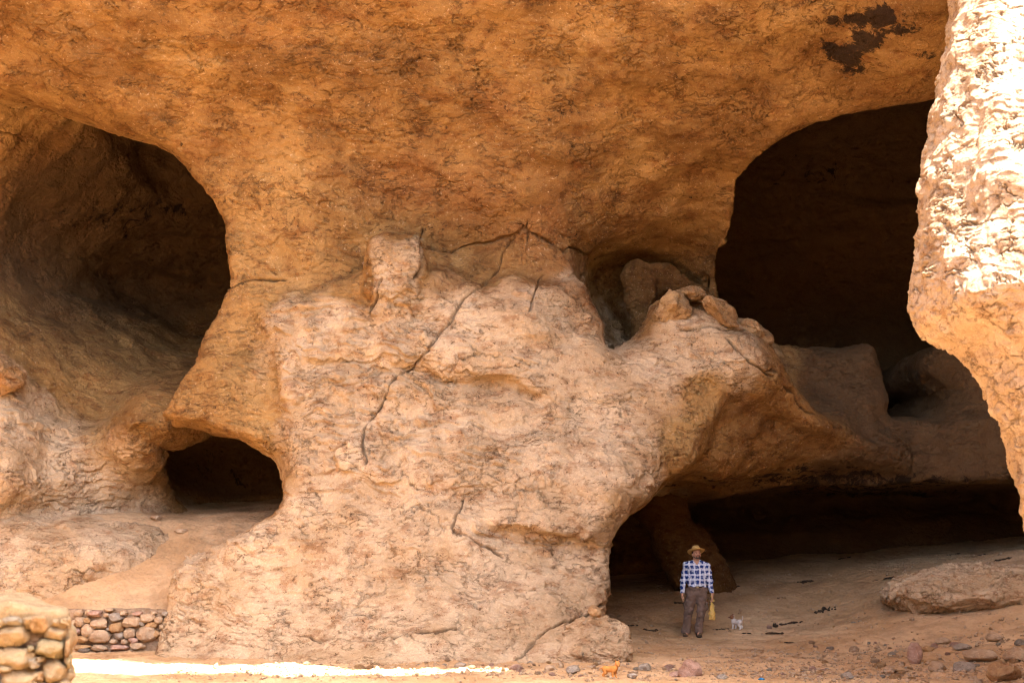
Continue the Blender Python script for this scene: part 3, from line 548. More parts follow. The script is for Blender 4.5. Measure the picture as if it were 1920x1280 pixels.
# rocks along the foot and in the rubble
for i, (px, py, w_, h_, lab, m, cut) in enumerate([
    (1297, 1268, .21, .155, 'large pinkish boulder on the dirt in front of the man, biggest of the loose stones', 2, 8),
    (1208, 1258, .13, .075, 'flat grey-tan stone left of the big pinkish boulder', 3, 6),
    (1266, 1266, .08, .05, 'small stone touching the left side of the big pinkish boulder', 2, 6),
    (1355, 1272, .10, .045, 'low grey stone just right of the big pinkish boulder', 3, 6),
    (1187, 1270, .09, .05, 'dark grey stone right of the small orange dog', 3, 6),
    (1718, 1243, .12, .22, 'upright rounded stone standing in the rubble under the long slab', 2, 5),
    (1760, 1262, .17, .10, 'low tan stone right of the upright stone in the rubble', 0, 6),
    (1845, 1240, .34, .12, 'wide pale ledge stone in the rubble at lower right', 0, 9),
    (1893, 1276, .30, .16, 'flat ochre rock in the bottom right corner', 1, 9),
    (1912, 1240, .22, .14, 'pale block above the flat ochre rock at the right edge', 0, 9),
    (1815, 1262, .20, .12, 'grey angular stone below the wide ledge stone', 3, 8),
    (1712, 1125, .07, .05, 'grey stone tucked under the left tip of the long slab', 3, 6),
    (1728, 1128, .07, .05, 'pale stone tucked under the slab, right of the grey one', 0, 6),
    (1852, 1130, .06, .05, 'small brown stone at the right end of the crack under the slab', 1, 6),
    (290, 976, .13, .06, 'flat stone lying on the dirt terrace above the stone wall', 0, 6),
    (338, 1000, .14, .05, 'flat flaky stone on the dirt gully behind the pale bench', 0, 6),
    (1770, 1205, .14, .08, 'tan stone at the left end of the upper rubble band', 0, 8), (1808, 1222, .16, .07, 'flat flaky stone just above the grey angular stone', 3, 9), (1868, 1206, .18, .09, 'angular pale stone high in the rubble near the right edge', 0, 9),
    (1742, 1222, .10, .06, 'small brown stone between the upright stone and the rubble ledge', 1, 7), (1668, 1262, .12, .06, 'lone flat stone at the left end of the rubble', 0, 7), (1590, 1270, .11, .06, 'lone grey stone at the bottom edge below the slope', 3, 7),
    (1075, 1262, .11, .07, 'stone at the lower left foot of the low boulder', 3, 7), (1030, 1258, .09, .06, 'pale stone in front of the pier, left of the low boulder', 0, 7), (862, 1252, .10, .05, 'dark stone on the edge of the sunlit strip below the pier', 3, 7),
    (600, 1022, .0, .0, '', 0, 6)]):
    if w_: rock('loose_stone', px, py, 0, (w_, w_*.8, h_), lab, 'stone', 100+i, SM[m], rz=i*1.3, sub=4, cuts=cut, onground=True, sink=.2)
# many small stones: one mesh each of a few kinds, copied
protos = []
for k in range(8):
    v, q = rock_verts((1, .8, .6), 300+k, 3, 6, .12); o = mesh_from('pebble', v, q, SM[k % 4]); protos.append(o)
used = [False]*8; r_ = random.Random(5); spots = []
while len(spots) < 210:
    t = r_.random()
    if t < .5: px = r_.uniform(560, 1720); py = 1250+ (px-560)/1200*12+r_.gauss(0, 7)
    elif t < .85: px = r_.uniform(1500, 1915); py = r_.uniform(1195, 1276)
    elif t < .95: px = r_.uniform(1160, 1900); py = r_.uniform(1150, 1240)
    else: px = r_.uniform(150, 330); py = r_.uniform(1218, 1226)
    if py > 1279: continue
    s_ = min(.11, .022*math.exp(abs(r_.gauss(0, .75))))
    if 1290 < px < 1420 and 1150 < py < 1205: continue
    spots.append((px, py, s_))
for i, (px, py, s_) in enumerate(spots):
    k = i % 8; p = ground_hit(px, py, 15)
    if used[k]: o = protos[k].copy(); COL.objects.link(o)
    else: o = protos[k]; used[k] = True
    o.location = (p.x, p.y, float(gz(p.x, p.y))+s_*.25); o.scale = (s_, s_, s_*r_.uniform(.7, 1.2)); o.rotation_euler = (r_.uniform(-.3, .3), r_.uniform(-.3, .3), r_.uniform(0, 6.3))
    tag(o, 'small loose stone scattered on the dirt and rubble below the cliff', 'pebble', 'small loose stones on the ground')
# fine gravel, one object
vs, qs, n0 = [], [], 0; bv, bq = ICO[2][0][:0], None
tv = np.array([(1, 0, -.3), (-.6, .8, -.3), (-.6, -.8, -.3), (.1, .1, .75), (-.9, .1, .3), (.5, -.7, .4)]); tq = np.array([(0, 1, 3), (1, 4, 3), (4, 5, 3), (5, 0, 3), (1, 2, 4), (2, 5, 4), (2, 0, 5), (0, 2, 1)])
for k in range(5200):
    t = rng.random()
    if t < .45: x = rng.uniform(-5, 8); y = 21.3-.05*x+rng.normal()*.9
    elif t < .8: x = rng.uniform(3, 10); y = rng.uniform(20.5, 26)
    else: x = rng.uniform(1.5, 11); y = rng.uniform(22, 34)
    s_ = .012*math.exp(abs(rng.normal())*.6); z = float(0)
    vs.append(rotz(tv*s_*rng.uniform(.6, 1.3, (6, 3)), rng.uniform(0, 6.3))+np.array((x, y, 0))); qs.append(tq+n0); n0 += 6
V = np.concatenate(vs); cz = gz(V[:, 0], V[:, 1]); V[:, 2] += cz+.012
tag(mesh_from('gravel', V, np.concatenate(qs), SM[0], smooth=False), kind='stuff', label='fine gravel strewn over the dirt floor', cat='gravel')
# dry dung and leaf patches on the cave floor
M_dung = simple('dry_dung', (.085, .055, .032), .5, 20, bump=.03, bscale=40)
dung = [(1548, 1143, 22, 5, 'dark dung heap right of the dog, halfway to the long slab'), (1450, 1188, 15, 6, 'twiggy dark clump right of the small white dog'), (1478, 1169, 30, 3, 'thin dark streak of dry dung above the twiggy clump'),
        (1354, 1182, 16, 6, 'dark clump of dung by the feet of the man'), (1400, 1190, 9, 3, 'small dark scrap below the small white dog'), (1478, 1206, 10, 3, 'small dark patch lowest on the slope right of the man'),
        (1220, 1184, 15, 4, 'dark root-like clump on the dirt left of the man'), (1185, 1176, 12, 4, 'dark bits on the dirt nearest the pier'), (1788, 1043, 13, 4, 'round grey dung patch at the back, left of the darker one'),
        (1838, 1041, 11, 5, 'black round dung patch near the back wall at right'), (1882, 1053, 17, 3, 'long black dung strip nearest the right edge'), (1583, 1048, 12, 3, 'black patch where the floor meets the dark back wall'),
        (1510, 1094, 16, 3, 'faint dark scraps on the middle of the slope'), (1643, 1087, 7, 3, 'short dark scrap left of the curled twig'), (1665, 1083, 10, 2, 'curled dark twig scrap above the left tip of the long slab'),
        (1465, 1125, 8, 2, 'small dark scrap on the slope behind the man'), (1365, 1104, 20, 4, 'dark heap at the foot of the leaning pillar'), (1280, 1128, 14, 3, 'dim dark heap in shade left of the man')]
for i, (px, py, wx, wy, lab) in enumerate(dung):
    p = ground_hit(px, py); sc1 = p.y/F; r2 = np.random.default_rng(900+i); vs, qs, n0 = [], [], 0; bv, bq = ICO[2]
    prev = None
    for k in range(14):
        ox = (k-6.5)/6.5*wx*sc1*.85+r2.normal()*wx*sc1*.08; oy = r2.normal()*wx*sc1*(.1 if wy < 4 else .3); s_ = r2.uniform(.12, .35)*wx*sc1*.7
        vv = bv*np.array([s_, s_*r2.uniform(.3, .9), min(s_*.5, .05)])*(1+.3*r2.normal(size=(len(bv), 1))); vv = rotz(vv, r2.uniform(0, 3)); hz = float(gz(p.x+ox, p.y+oy)-gz(p.x, p.y)) 
        vs.append(vv+np.array([ox, oy, hz+.015])); qs.append(bq+n0); n0 += len(bv)
    o = mesh_from('dung_patch', np.concatenate(vs), np.concatenate(qs), M_dung, loc=(p.x, p.y, float(gz(p.x, p.y)))); tag(o, lab, 'dung patch', 'dung patches on the cave floor')
# ------------------------------------------------------------------ stone walls
def stone_wall(name, label, stones, Y, x0, x1, z0, z1, depth, scale, ox, oy, capdepth, capname, coremat, big_=1.0):
    xm = (x0+x1)/2; root = empty(name, (xm, Y, z0)); tag(root, label, 'stone wall')
    nx_, nz2 = 40, 16; vs = []
    us = np.linspace(0, 1, nx_)
    def sheet(A, B, C, D, n1, n2, nm, mat, amp):
        u, w_ = np.meshgrid(np.linspace(0, 1, n1), np.linspace(0, 1, n2), indexing='ij'); u = u[..., None]; w_ = w_[..., None]
        return (1-u)*(1-w_)*A+u*(1-w_)*B+u*w_*C+(1-u)*w_*D
    # mortar core: closed rough box
    h = .03 if depth < 1 else .04; ax = [np.arange(x0-.15, x1+.15, h), np.arange(Y-.1, Y+depth+.1, h), np.arange(z0-.1, z1+.15, h)]
    G = np.stack(np.meshgrid(*ax, indexing='ij'), -1); c = np.array([(x0+x1)/2, Y+.05+depth/2, (z0+z1)/2-.02]); hs = np.array([(x1-x0)/2-.03, depth/2-.03, (z1-z0)/2])-.04
    qd = np.abs(G-c)-hs; d = np.linalg.norm(np.maximum(qd, 0), axis=-1)+np.minimum(qd.max(-1), 0)-.04; d += .03*fbm(G*4, 3, 61)
    d[0] = d[-1] = 1; d[:, 0] = 1; d[:, -1] = 1; d[:, :, 0] = 1; d[:, :, -1] = 1
    v, q = surfnets(d.astype(np.float32), [a[0] for a in ax], h); mesh_from('mortar_core', v-np.array([xm, Y, z0]), q, coremat, root)
    for i, (cx, cy_, rx, ry) in enumerate(stones):
        p = W(ox+cx/scale, oy+cy_/scale, Y); k = Y/F/scale; r2 = np.random.default_rng(500+i)
        v, q = rock_verts((1, 1, 1), 700+i, 4, 10, .17 if depth > 1 else .12, 1.9); v = np.sign(v)*np.abs(v)**.82; v *= np.array([rx*k*1.03, min(.16, .2*depth+rx*k*.55), ry*k*1.05])
        o = mesh_from('stone', v, q, (SM if depth < 1 else SMD)[[0, 1, 0, 2, 0, 3, 0][i % 7]], root); o.location = (p[0]-xm, .02 if depth < 1 else .06, p[2]-z0)
    return root
M_mortar = stone_mat('mortar', (.40, .28, .18), (.26, .17, .10))
RW = [(285,1025,16,14),(318,1052,13,12),(288,1056,20,18),(345,1028,26,12),(395,1013,18,6),(418,1040,28,15),(450,1025,14,10),(362,1063,33,18),(424,1077,32,19),(477,1057,32,22),(500,1028,18,9),(535,1043,26,16),(516,1063,10,10),(557,1025,12,8),(578,1050,17,15),(552,1070,26,11),(322,1090,25,24),(275,1092,16,14),(364,1108,42,25),(432,1107,18,14),(470,1098,23,18),(530,1100,36,26),(300,1120,24,12),(412,1127,14,9),(485,1124,18,10),(452,1128,14,9),(600,1028,12,8),(322,1022,12,9),(388,1032,11,8),(300,1148,30,10),(360,1150,32,10),(430,1150,36,10),(500,1145,30,11),(395,1084,9,7),(268,1060,10,10),(590,1075,14,10),(570,1100,16,13)]
a0 = W(138, 1215, 25.35); a1 = W(318, 1142, 25.35)
stone_wall('retaining_wall', 'low mortared wall of rounded stones holding the dirt left of the pier', RW, 25.3, a0[0]-.6, a1[0], -.1, float(W(200, 1141, 25.3)[2]), .3, 1202/620, 0, 620, .3, 'cap', M_mortar)
FW = [(45,1105,68,42),(150,1062,36,38),(200,1098,42,30),(190,1155,55,42),(50,1185,78,38),(128,1203,28,20),(205,1235,42,42),(85,1255,68,34),(246,1150,14,36),(238,1056,20,20),(252,1205,12,26),(150,1190,16,12),(60,1050,40,20),(8,1060,30,22),(110,1050,20,16),(150,1255,20,20),(30,1222,28,12),(120,1150,12,12),(205,1058,16,14),(20,1290,60,30),(130,1300,50,30),(220,1300,40,28)]
FWY = 9.2; b1 = W(135, 1150, FWY)
def fore_wall():
    turn = rad(17); r = stone_wall('near_stone_wall', 'thick blurred stone wall with a dusty flat top in the near left corner', FW, FWY, b1[0]-1.6, b1[0]-.02, -.1, float(W(60, 1140, FWY)[2])-.04, 1.3, 1202/620, 0, 620, 1.3, 'cap', M_mortar)
    xm, z0 = r.location.x, r.location.z; x0, x1 = b1[0]-1.62, b1[0]-.0; zt = float(W(60, 1146, FWY)[2])
    h = .035; ax = [np.arange(x0-.12, x1+.12, h), np.arange(FWY-.16, FWY+1.5, h), np.arange(zt-.2, zt+.2, h)]; G = np.stack(np.meshgrid(*ax, indexing='ij'), -1)
    zc = zt-.02-.06*sst(x1-.5, x1, G[..., 0]); qd = np.stack([np.abs(G[..., 0]-(x0+x1)/2)-(x1-x0)/2+.07, np.abs(G[..., 1]-FWY-.68)-.66, np.abs(G[..., 2]-zc)-.03], -1)
    d = np.linalg.norm(np.maximum(qd, 0), axis=-1)+np.minimum(qd.max(-1), 0)-.05+.035*fbm(G*3.5, 4, 63)
    d[0] = d[-1] = 1; d[:, 0] = 1; d[:, -1] = 1; d[:, :, 0] = 1; d[:, :, -1] = 1
    v, q = surfnets(d.astype(np.float32), [a[0] for a in ax], h); mesh_from('wall_cap', v-np.array([xm, FWY, z0]), q, SMD[0], r)
    # stones on the end face, seen edge-on
    for i in range(7):
        v, q = rock_verts((.12, .16, .11), 800+i, 4, 4, .07, 1.3); o = mesh_from('stone', v, q, SMD[i % 4], r); o.location = (x1-xm-.08, .2+.33*(i % 4), zt-z0-.2-.22*(i//4))
    dx = x1-xm; r.rotation_euler.z = turn; r.location.x = x1-dx*math.cos(turn); r.location.y = FWY-dx*math.sin(turn)
fore_wall()

# ------------------------------------------------------------------ figures, grown as closed surfaces from blended shapes
class Body:
    def __init__(s, lo, hi, h):
        s.h = h; s.lo = np.array(lo, float); ax = [np.arange(lo[i], hi[i], h, dtype=np.float32) for i in range(3)]
        s.G = np.stack(np.meshgrid(*ax, indexing='ij'), -1); s.f = np.full(s.G.shape[:3], 9, np.float32)
    def box(s, pts, m):
        P = np.array(pts); a = np.maximum(((P.min(0)-m-s.lo)/s.h).astype(int), 0); b = ((P.max(0)+m-s.lo)/s.h).astype(int)+2
        return tuple(slice(a[i], b[i]) for i in range(3))
    def add(s, sl_, d, k, sub=False):
        s.f[sl_] = smax(s.f[sl_], -d, k) if sub else smin(s.f[sl_], d, k)
    def cone(s, a, b, ra, rb, k=.02, sub=False, sy=1.0):
        a = np.array(a, float); b = np.array(b, float); sl_ = s.box([a, b], max(ra, rb)+.08); G = s.G[sl_].copy(); A, B = a.copy(), b.copy()
        if sy != 1: G[..., 1] = (G[..., 1]-A[1])/sy+A[1]
        ab = B-A; t = np.clip(((G-A)@ab)/(ab@ab+1e-9), 0, 1); d = np.linalg.norm(G-A-t[..., None]*ab, axis=-1)-(ra+(rb-ra)*t)
        s.add(sl_, (d*(min(sy, 1))).astype(np.float32), k, sub)
    def ell(s, c, r, k=.02, sub=False, M=None):
        c = np.array(c, float); r = np.array(r, float); sl_ = s.box([c], max(r)+.06); p = s.G[sl_]-c
        if M is not None: p = p@M
        k0 = np.linalg.norm(p/r, axis=-1); k1 = np.linalg.norm(p/(r*r), axis=-1)+1e-9; s.add(sl_, (k0*(k0-1)/k1).astype(np.float32), k, sub)
    def chain(s, pts, rr, k=.02, sy=1.0):
        for i in range(len(pts)-1): s.cone(pts[i], pts[i+1], rr[i], rr[i+1], k, sy=sy)
    def cut(s, fn): s.f = np.maximum(s.f, fn(s.G)).astype(np.float32)
    def wrinkle(s, amp, fr, seed): s.f = (s.f+amp*fbm(s.G*np.array([fr, fr, fr*1.4]), 2, seed)).astype(np.float32)
    def build(s, name, mat, parent=None, attrs=None):
        f_ = s.f; f_[0] = f_[-1] = 9; f_[:, 0] = 9; f_[:, -1] = 9; f_[:, :, 0] = 9; f_[:, :, -1] = 9
        v, q = surfnets(f_, s.lo, s.h)
        return mesh_from(name, v, q, mat, parent, attrs=attrs(v) if attrs else None)
def shirt_mat():
    nb = NB('plaid_shirt'); P = nb.obj(); P = nb.vmath('ADD', P, nb.vmath('SCALE', nb.noise(P, 14, 3, .6, True), sc=.08)); sp = nb.n('ShaderNodeSeparateXYZ'); nb.put(sp.inputs[0], P)
    def st(k, ph, w1): f_ = nb.math('FRACT', nb.math('MULTIPLY_ADD', sp.outputs[k], 1/.098, ph)); return nb.mr(nb.math('ABSOLUTE', nb.math('SUBTRACT', f_, .5)), w1, w1-.07, 0, 1)
    a, b = st(0, .1, .36), st(2, .4, .34); a2, b2 = st(0, .62, .06), st(2, .92, .06)
    c = nb.mix(nb.math('MULTIPLY', nb.math('MULTIPLY', a, b), nb.mr(nb.noise(nb.obj(), 22, 3, .7), .34, .44, .3, 1)), (.80, .81, .84), (.012, .04, .19)); one = nb.math('MULTIPLY', nb.math('MAXIMUM', a, b), nb.math('SUBTRACT', 1.0, nb.math('MULTIPLY', a, b)))
    c = nb.mix(nb.math('MULTIPLY', one, .38), c, (.20, .30, .55)); c = nb.mix(nb.math('MULTIPLY', nb.math('MAXIMUM', a2, b2), .75), c, (.10, .14, .32)); nb.color(c); return nb.m
M_skin = simple("skin", (.58, .30, .18), .15, 20, .55, .0); M_trous = simple('trouser_cloth', (.19, .125, .092), .25, 12, .9, .01, 60); M_belt = simple('belt_leather', (.05, .025, .015), .2)
M_buckle = simple('buckle', (.5, .35, .15), .1, rough=.4); M_boot = simple('boot_leather', (.12, .075, .045), .3, 20); M_sole = simple('boot_sole', (.03, .022, .018), .2); M_toe = simple('boot_panel', (.38, .27, .12), .2)
M_straw = simple("straw", (.68, .44, .15), .3, 40, bump=.004, bscale=150); M_band = simple('hat_band', (.16, .08, .03), .2); M_hair = simple('dark_hair', (.02, .014, .012), .2, 30); M_grey = simple('greying_beard', (.10, .075, .065), .4, 60)
M_lip = simple('lip', (.28, .09, .07), .1); M_eye = simple('eye', (.03, .02, .015), .1, rough=.3)
def man():
    p = ground_hit(1300, 1192); root = empty('person', (W(1308, 1190, p.y)[0], p.y, float(gz(p.x, p.y))-.01))
    tag(root, 'man in a straw hat, blue and white plaid shirt and brown cargo trousers', 'person')
    k = p.y/28.0; root.scale = (k, k, k)
    hr = np.array(Matrix.Rotation(rad(-13), 3, 'X').to_3x3())@np.array(Matrix.Rotation(rad(0), 3, 'Z').to_3x3())   # head tipped back
    hr = np.array(Matrix.Rotation(rad(10), 3, 'Z').to_3x3())@hr; HC = np.array((.008, -.015, 1.585))
    hp = lambda x, y, z: HC+hr@np.array((x, y, z))
    LS, LE, LW = (-.185, .01, 1.365), (-.252, .03, 1.09), (-.288, -.03, .86); RS, RE, RW_ = (.20, .01, 1.365), (.262, .03, 1.06), (.292, -.03, .83)
    HL_, KL, AL = (-.09, 0, .90), (-.165, -.02, .49), (-.222, .02, .10); HR_, KR, AR = (.095, 0, .90), (.072, -.03, .49), (.022, .02, .10)
    B = Body((-.42, -.24, -.01), (.42, .22, 1.78), .0075)
    B.chain([(0, 0, .93), (0, 0, 1.12), (0, 0, 1.32)], [.14, .145, .155], .03, .62); B.cone((-.15, 0, 1.37), (.15, 0, 1.37), .055, .055, .04)
    B.chain([(0, .01, 1.36), (0, .0, 1.5)], [.068, .058], .03)
    for a, b, c in ((LS, LE, LW), (RS, RE, RW_)): B.chain([a, b, c], [.052, .042, .028], .02)
    for a, b, c in ((HL_, KL, AL), (HR_, KR, AR)): B.chain([a, b, c], [.085, .055, .04], .02); B.cone(c, (c[0]-.01, -.09, .05), .035, .03, .02)
    B.ell(hp(0, .012, .03), (.076, .094, .088), .03, M=hr); B.ell(hp(0, -.02, -.045), (.057, .068, .07), .03, M=hr); B.ell(hp(0, -.052, -.088), (.03, .028, .024), .02, M=hr)
    B.cone(hp(0, -.098, .012), hp(0, -.118, -.028), .009, .016, .012); B.ell(hp(.013, -.105, -.033), (.010, .012, .009), .006, M=hr); B.ell(hp(-.013, -.105, -.033), (.010, .012, .009), .006, M=hr)
    for e in (-1, 1):
        B.ell(hp(e*.031, -.103, .006), (.016, .014, .011), .01, True, M=hr); B.ell(hp(e*.031, -.088, .005), (.013, .011, .010), .004, M=hr)
        B.cone(hp(e*.016, -.092, .024), hp(e*.046, -.082, .024), .008, .007, .012); B.ell(hp(e*.078, .015, -.012), (.011, .020, .031), .008, M=hr); B.ell(hp(e*.04, -.07, -.03), (.02, .02, .018), .02, M=hr)
    B.ell(hp(0, -.085, -.060), (.024, .016, .009), .008, M=hr)
    def hand(wr, side, grip):
        w_ = np.array(wr); B.cone(w_, w_+(.0, -.005, -.035), .026, .026, .012); palm = w_+np.array((side*.002, -.008, -.075)); B.ell(palm, (.020, .038, .045), .015)
        for j, (yo, ln) in enumerate([(-.030, .066), (-.010, .076), (.010, .072), (.028, .056)]):
            a = palm+np.array((0, yo, -.036)); 
            if grip: b = a+np.array((-side*.010, 0, -.028)); c = b+np.array((-side*.026, 0, -.010)); d = c+np.array((-side*.012, 0, .022))
            else: b = a+np.array((-side*.006, -.004, -ln*.42)); c = b+np.array((-side*.010, -.004, -ln*.32)); d = c+np.array((-side*.012, -.002, -ln*.25))
            B.chain([a, b, c, d], [.0095, .009, .0082, .0075], .003)
        t0 = palm+np.array((0, -.032, .012)); t1 = t0+np.array((-side*.012, -.022, -.024)); t2 = t1+np.array((-side*(.020 if grip else .008), -.004, -.030)); B.chain([t0, t1, t2], [.012, .011, .009], .004)
        return palm
    hand(LW, -1, False); rp = hand(RW_, 1, True)
    B.build('body', M_skin, root)
    Sh = Body((-.42, -.24, .78), (.42, .22, 1.52), .0085)
    Sh.chain([(0, -.005, .955), (0, -.015, 1.10), (0, 0, 1.30)], [.178, .185, .185], .04, .66); Sh.cone((-.165, 0, 1.365), (.175, 0, 1.365), .066, .066, .05); Sh.cone((-.08, 0, 1.405), (.08, 0, 1.405), .05, .05, .05)
    for a, b, c in ((LS, LE, LW), (RS, RE, RW_)): Sh.chain([a, b, c], [.078, .062, .043], .03)
    Sh.wrinkle(.014, 12, 3)
    Sh.cone((0, -.05, 1.41), (0, .0, 1.56), .052, .062, .01, True); Sh.cone((0, -.16, 1.375), (0, -.06, 1.46), .012, .045, .012, True)
    Sh.cut(lambda G: np.where(np.abs(G[..., 0]) < .215, .955-G[..., 2], .845-G[..., 2]))
    sh = Sh.build('shirt', shirt_mat(), root)
    Co = Body((-.12, -.16, 1.34), (.12, .12, 1.50), .006)
    for e in (-1, 1): Co.chain([(e*.015, -.112, 1.375), (e*.062, -.06, 1.44), (e*.055, .03, 1.455), (0, .065, 1.46)], [.014, .014, .013, .013], .01)
    Co.build('collar', sh.data.materials[0], sh)
    T = Body((-.36, -.22, .05), (.30, .20, 1.0), .0085)
    T.cone((-.07, 0, .93), (.07, 0, .93), .118, .118, .05, sy=.9); T.cone((0, .01, .96), (0, .01, .86), .16, .17, .04, sy=.72)
    for a, b, c in ((HL_, KL, AL), (HR_, KR, AR)): T.chain([a, b, (c[0], c[1], .15), (c[0], c[1]-.01, .095)], [.112, .083, .072, .078], .03)
    T.wrinkle(.018, 12, 8); T.cut(lambda G: np.maximum(G[..., 2]-.965, .075-G[..., 2])); tr = T.build('trousers', M_trous, root)
    for e, (x, z) in ((-1, (-.225, .60)), (1, (.175, .60))):
        Pk = Body((x-.08, -.10, z-.14), (x+.08, .12, z+.13), .008); Pk.ell((x-e*.0, .0, z), (.035, .07, .10), .01); Pk.ell((x+e*.004, -.002, z+.06), (.042, .074, .03), .006); Pk.wrinkle(.006, 25, 5); Pk.build('cargo_pocket', M_trous, tr)
    Bt = Body((-.22, -.2, .92), (.22, .2, .99), .006); Bt.chain([(0, -.003, .935), (0, -.003, .975)], [.186, .186], .01, .68); Bt.cut(lambda G: np.abs(G[..., 2]-.957)-.017); be = Bt.build('belt', M_belt, root)
    Bk = Body((-.05, -.17, .92), (.05, -.1, 1.0), .004); Bk.ell((0, -.131, .957), (.026, .008, .019), .01); Bk.build('buckle', M_buckle, be)
    for x, tx in ((-.226, -.245), (.020, .028)):
        Bo = Body((x-.12, -.24, -.01), (x+.12, .13, .20), .0065)
        Bo.chain([(x, .03, .14), (x, .025, .06)], [.046, .048], .02); Bo.chain([(x, .04, .045), (tx, -.06, .042), (tx-.004, -.13, .035)], [.042, .045, .038], .02); Bo.cut(lambda G: .018-G[..., 2]); bo = Bo.build('boot', M_boot, root)
        So = Body((x-.12, -.24, -.02), (x+.12, .13, .06), .0065); So.chain([(x, .05, .02), (tx, -.06, .02), (tx-.004, -.135, .02)], [.046, .05, .042], .02); So.cut(lambda G: np.maximum(G[..., 2]-.026, .0-G[..., 2])); So.build('sole', M_sole, bo)
        Tp = Body((x-.12, -.24, .0), (x+.12, .13, .12), .0065); Tp.ell((tx-.002, -.105, .052), (.038, .045, .026), .01); Tp.build('toe_panel', M_toe, bo)
    # face and hair
    for e in (-1, 1):
        Ey = Body(hp(e*.031, -.098, .005)-.03, hp(e*.031, -.098, .005)+.03, .004); Ey.ell(hp(e*.031, -.0985, .004), (.011, .006, .005), .01, M=hr); Ey.build('eye', M_eye, root)
        Eb = Body(hp(e*.031, -.095, .024)-.05, hp(e*.031, -.095, .024)+.05, .004); Eb.cone(hp(e*.014, -.102, .026), hp(e*.05, -.086, .026), .005, .004); Eb.build('eyebrow', M_hair, root)
    Mo = Body(hp(0, -.09, -.06)-.05, hp(0, -.09, -.06)+.05, .004); Mo.ell(hp(0, -.101, -.061), (.020, .005, .0055), .01, M=hr); Mo.build('mouth', M_lip, root)
    Bd = Body(hp(0, -.05, -.07)-.11, hp(0, -.05, -.07)+.11, .005); Bd.ell(hp(0, -.058, -.086), (.036, .032, .024), .02, M=hr); Bd.cone(hp(-.022, -.100, -.048), hp(.022, -.100, -.048), .006, .006, .01)
    for e in (-1, 1): Bd.cone(hp(e*.026, -.094, -.052), hp(e*.03, -.068, -.085), .006, .012, .01); Bd.cone(hp(e*.032, -.055, -.085), hp(e*.066, .0, -.045), .012, .008, .012)
    Bd.ell(hp(0, -.112, -.061), (.022, .02, .008), .004, True, M=hr); Bd.build('beard', M_grey, root)
    Ha = Body(HC-.16, HC+.16, .006); Ha.ell(hp(0, .028, .035), (.082, .092, .082), .02, M=hr); Ha.cone(hp(.0, .06, -.02), hp(0, .05, -.06), .062, .045, .02); Ha.cone(hp(0, -.13, -.03), hp(0, -.13, .04), .10, .085, .01, True); Ha.build('hair', M_hair, root)
    # straw hat: crown with a pinch, curled brim
    def hatring(r, z, n=48, pinch=0, el=1.12, curl=0):
        t = np.linspace(0, 2*math.pi, n, endpoint=False); x = r*np.cos(t); y = r*el*np.sin(t); zz = z+curl*np.abs(np.cos(t))**2.5
        if pinch: zz = zz-pinch*np.exp(-(x/.03)**2)*(1-.3*np.sin(t)); x = x*(1-.35*pinch/.03*np.clip(-np.sin(t), 0, 1))
        return np.stack([x, y, zz], -1)
    prof = [(.162, .006, 0, .022), (.168, .003, 0, .024), (.164, -.003, 0, .020), (.13, -.002, 0, .008), (.092, .000, 0, 0), (.086, .012, 0, 0), (.084, .045, 0, 0), (.077, .085, 0, 0), (.066, .108, 0, 0), (.048, .120, .008, 0), (.024, .122, .022, 0), (.004, .121, .026, 0)]
    outer = [hatring(a, b, pinch=c, curl=d) for a, b, c, d in prof]; inner = [hatring(a-.006 if a < .1 else a, b-.007 if a > .1 or b > .1 else b, pinch=c, curl=d) for a, b, c, d in prof[:1]+prof[3:]]
    hm = hr@np.array(Matrix.Rotation(rad(-8), 3, 'X').to_3x3()); place = lambda v: (v@hm.T)+hp(0, .012, .052)
    rings = outer[::-1][:len(outer)-0]+inner[0:]; V = np.concatenate(rings[:len(outer)]+inner[1:]); n = 48; m = len(V)//n; I = np.arange(m*n).reshape(m, n); J = np.roll(I, -1, 1); Q = np.stack([I[:-1], J[:-1], J[1:], I[1:]], -1).reshape(-1, 4)
    hat = mesh_from('straw_hat', place(V), Q, M_straw, root)
    bnd = [hatring(.0875, .006), hatring(.0885, .012), hatring(.0865, .034), hatring(.085, .034)]; V = np.concatenate(bnd); I = np.arange(4*n).reshape(4, n); J = np.roll(I, -1, 1); Q = np.stack([I[:-1], J[:-1], J[1:], I[1:]], -1).reshape(-1, 4); mesh_from('hat_band', place(V), Q, M_band, hat)
    # the plastic bag he holds
    top = root.location+Vector((rp+np.array((-.005, -.01, -.03))))*k; M_bag = NB('yellow_plastic'); M_bag.color((.62, .40, .10)); M_bag.b.inputs['Roughness'].default_value = .4; M_bag.b.inputs['Specular IOR Level'].default_value = .4
    M_bag.b.inputs['Transmission Weight'].default_value = .0; M_bag.b.inputs['Subsurface Weight'].default_value = .2
    Bg = Body((-.14, -.12, -.42), (.12, .12, .09), .007); Bg.chain([(0, 0, .03), (0, 0, -.04)], [.020, .010], .01); Bg.chain([(0, 0, -.04), (-.005, 0, -.14), (-.012, 0, -.27), (-.014, 0, -.33)], [.012, .036, .060, .058], .02, .6)
    Bg.cone((-.055, 0, -.36), (.035, 0, -.365), .022, .022, .03); Bg.ell((.028, 0, -.03), (.020, .008, .030), .008); Bg.ell((-.02, 0, .055), (.02, .012, .025), .01)
    Bg.wrinkle(.010, 30, 12); bg = Bg.build('plastic_bag', M_bag.m); bg.location = top; tag(bg, 'yellowish plastic bag hanging from the left hand of the man', 'bag')
man()
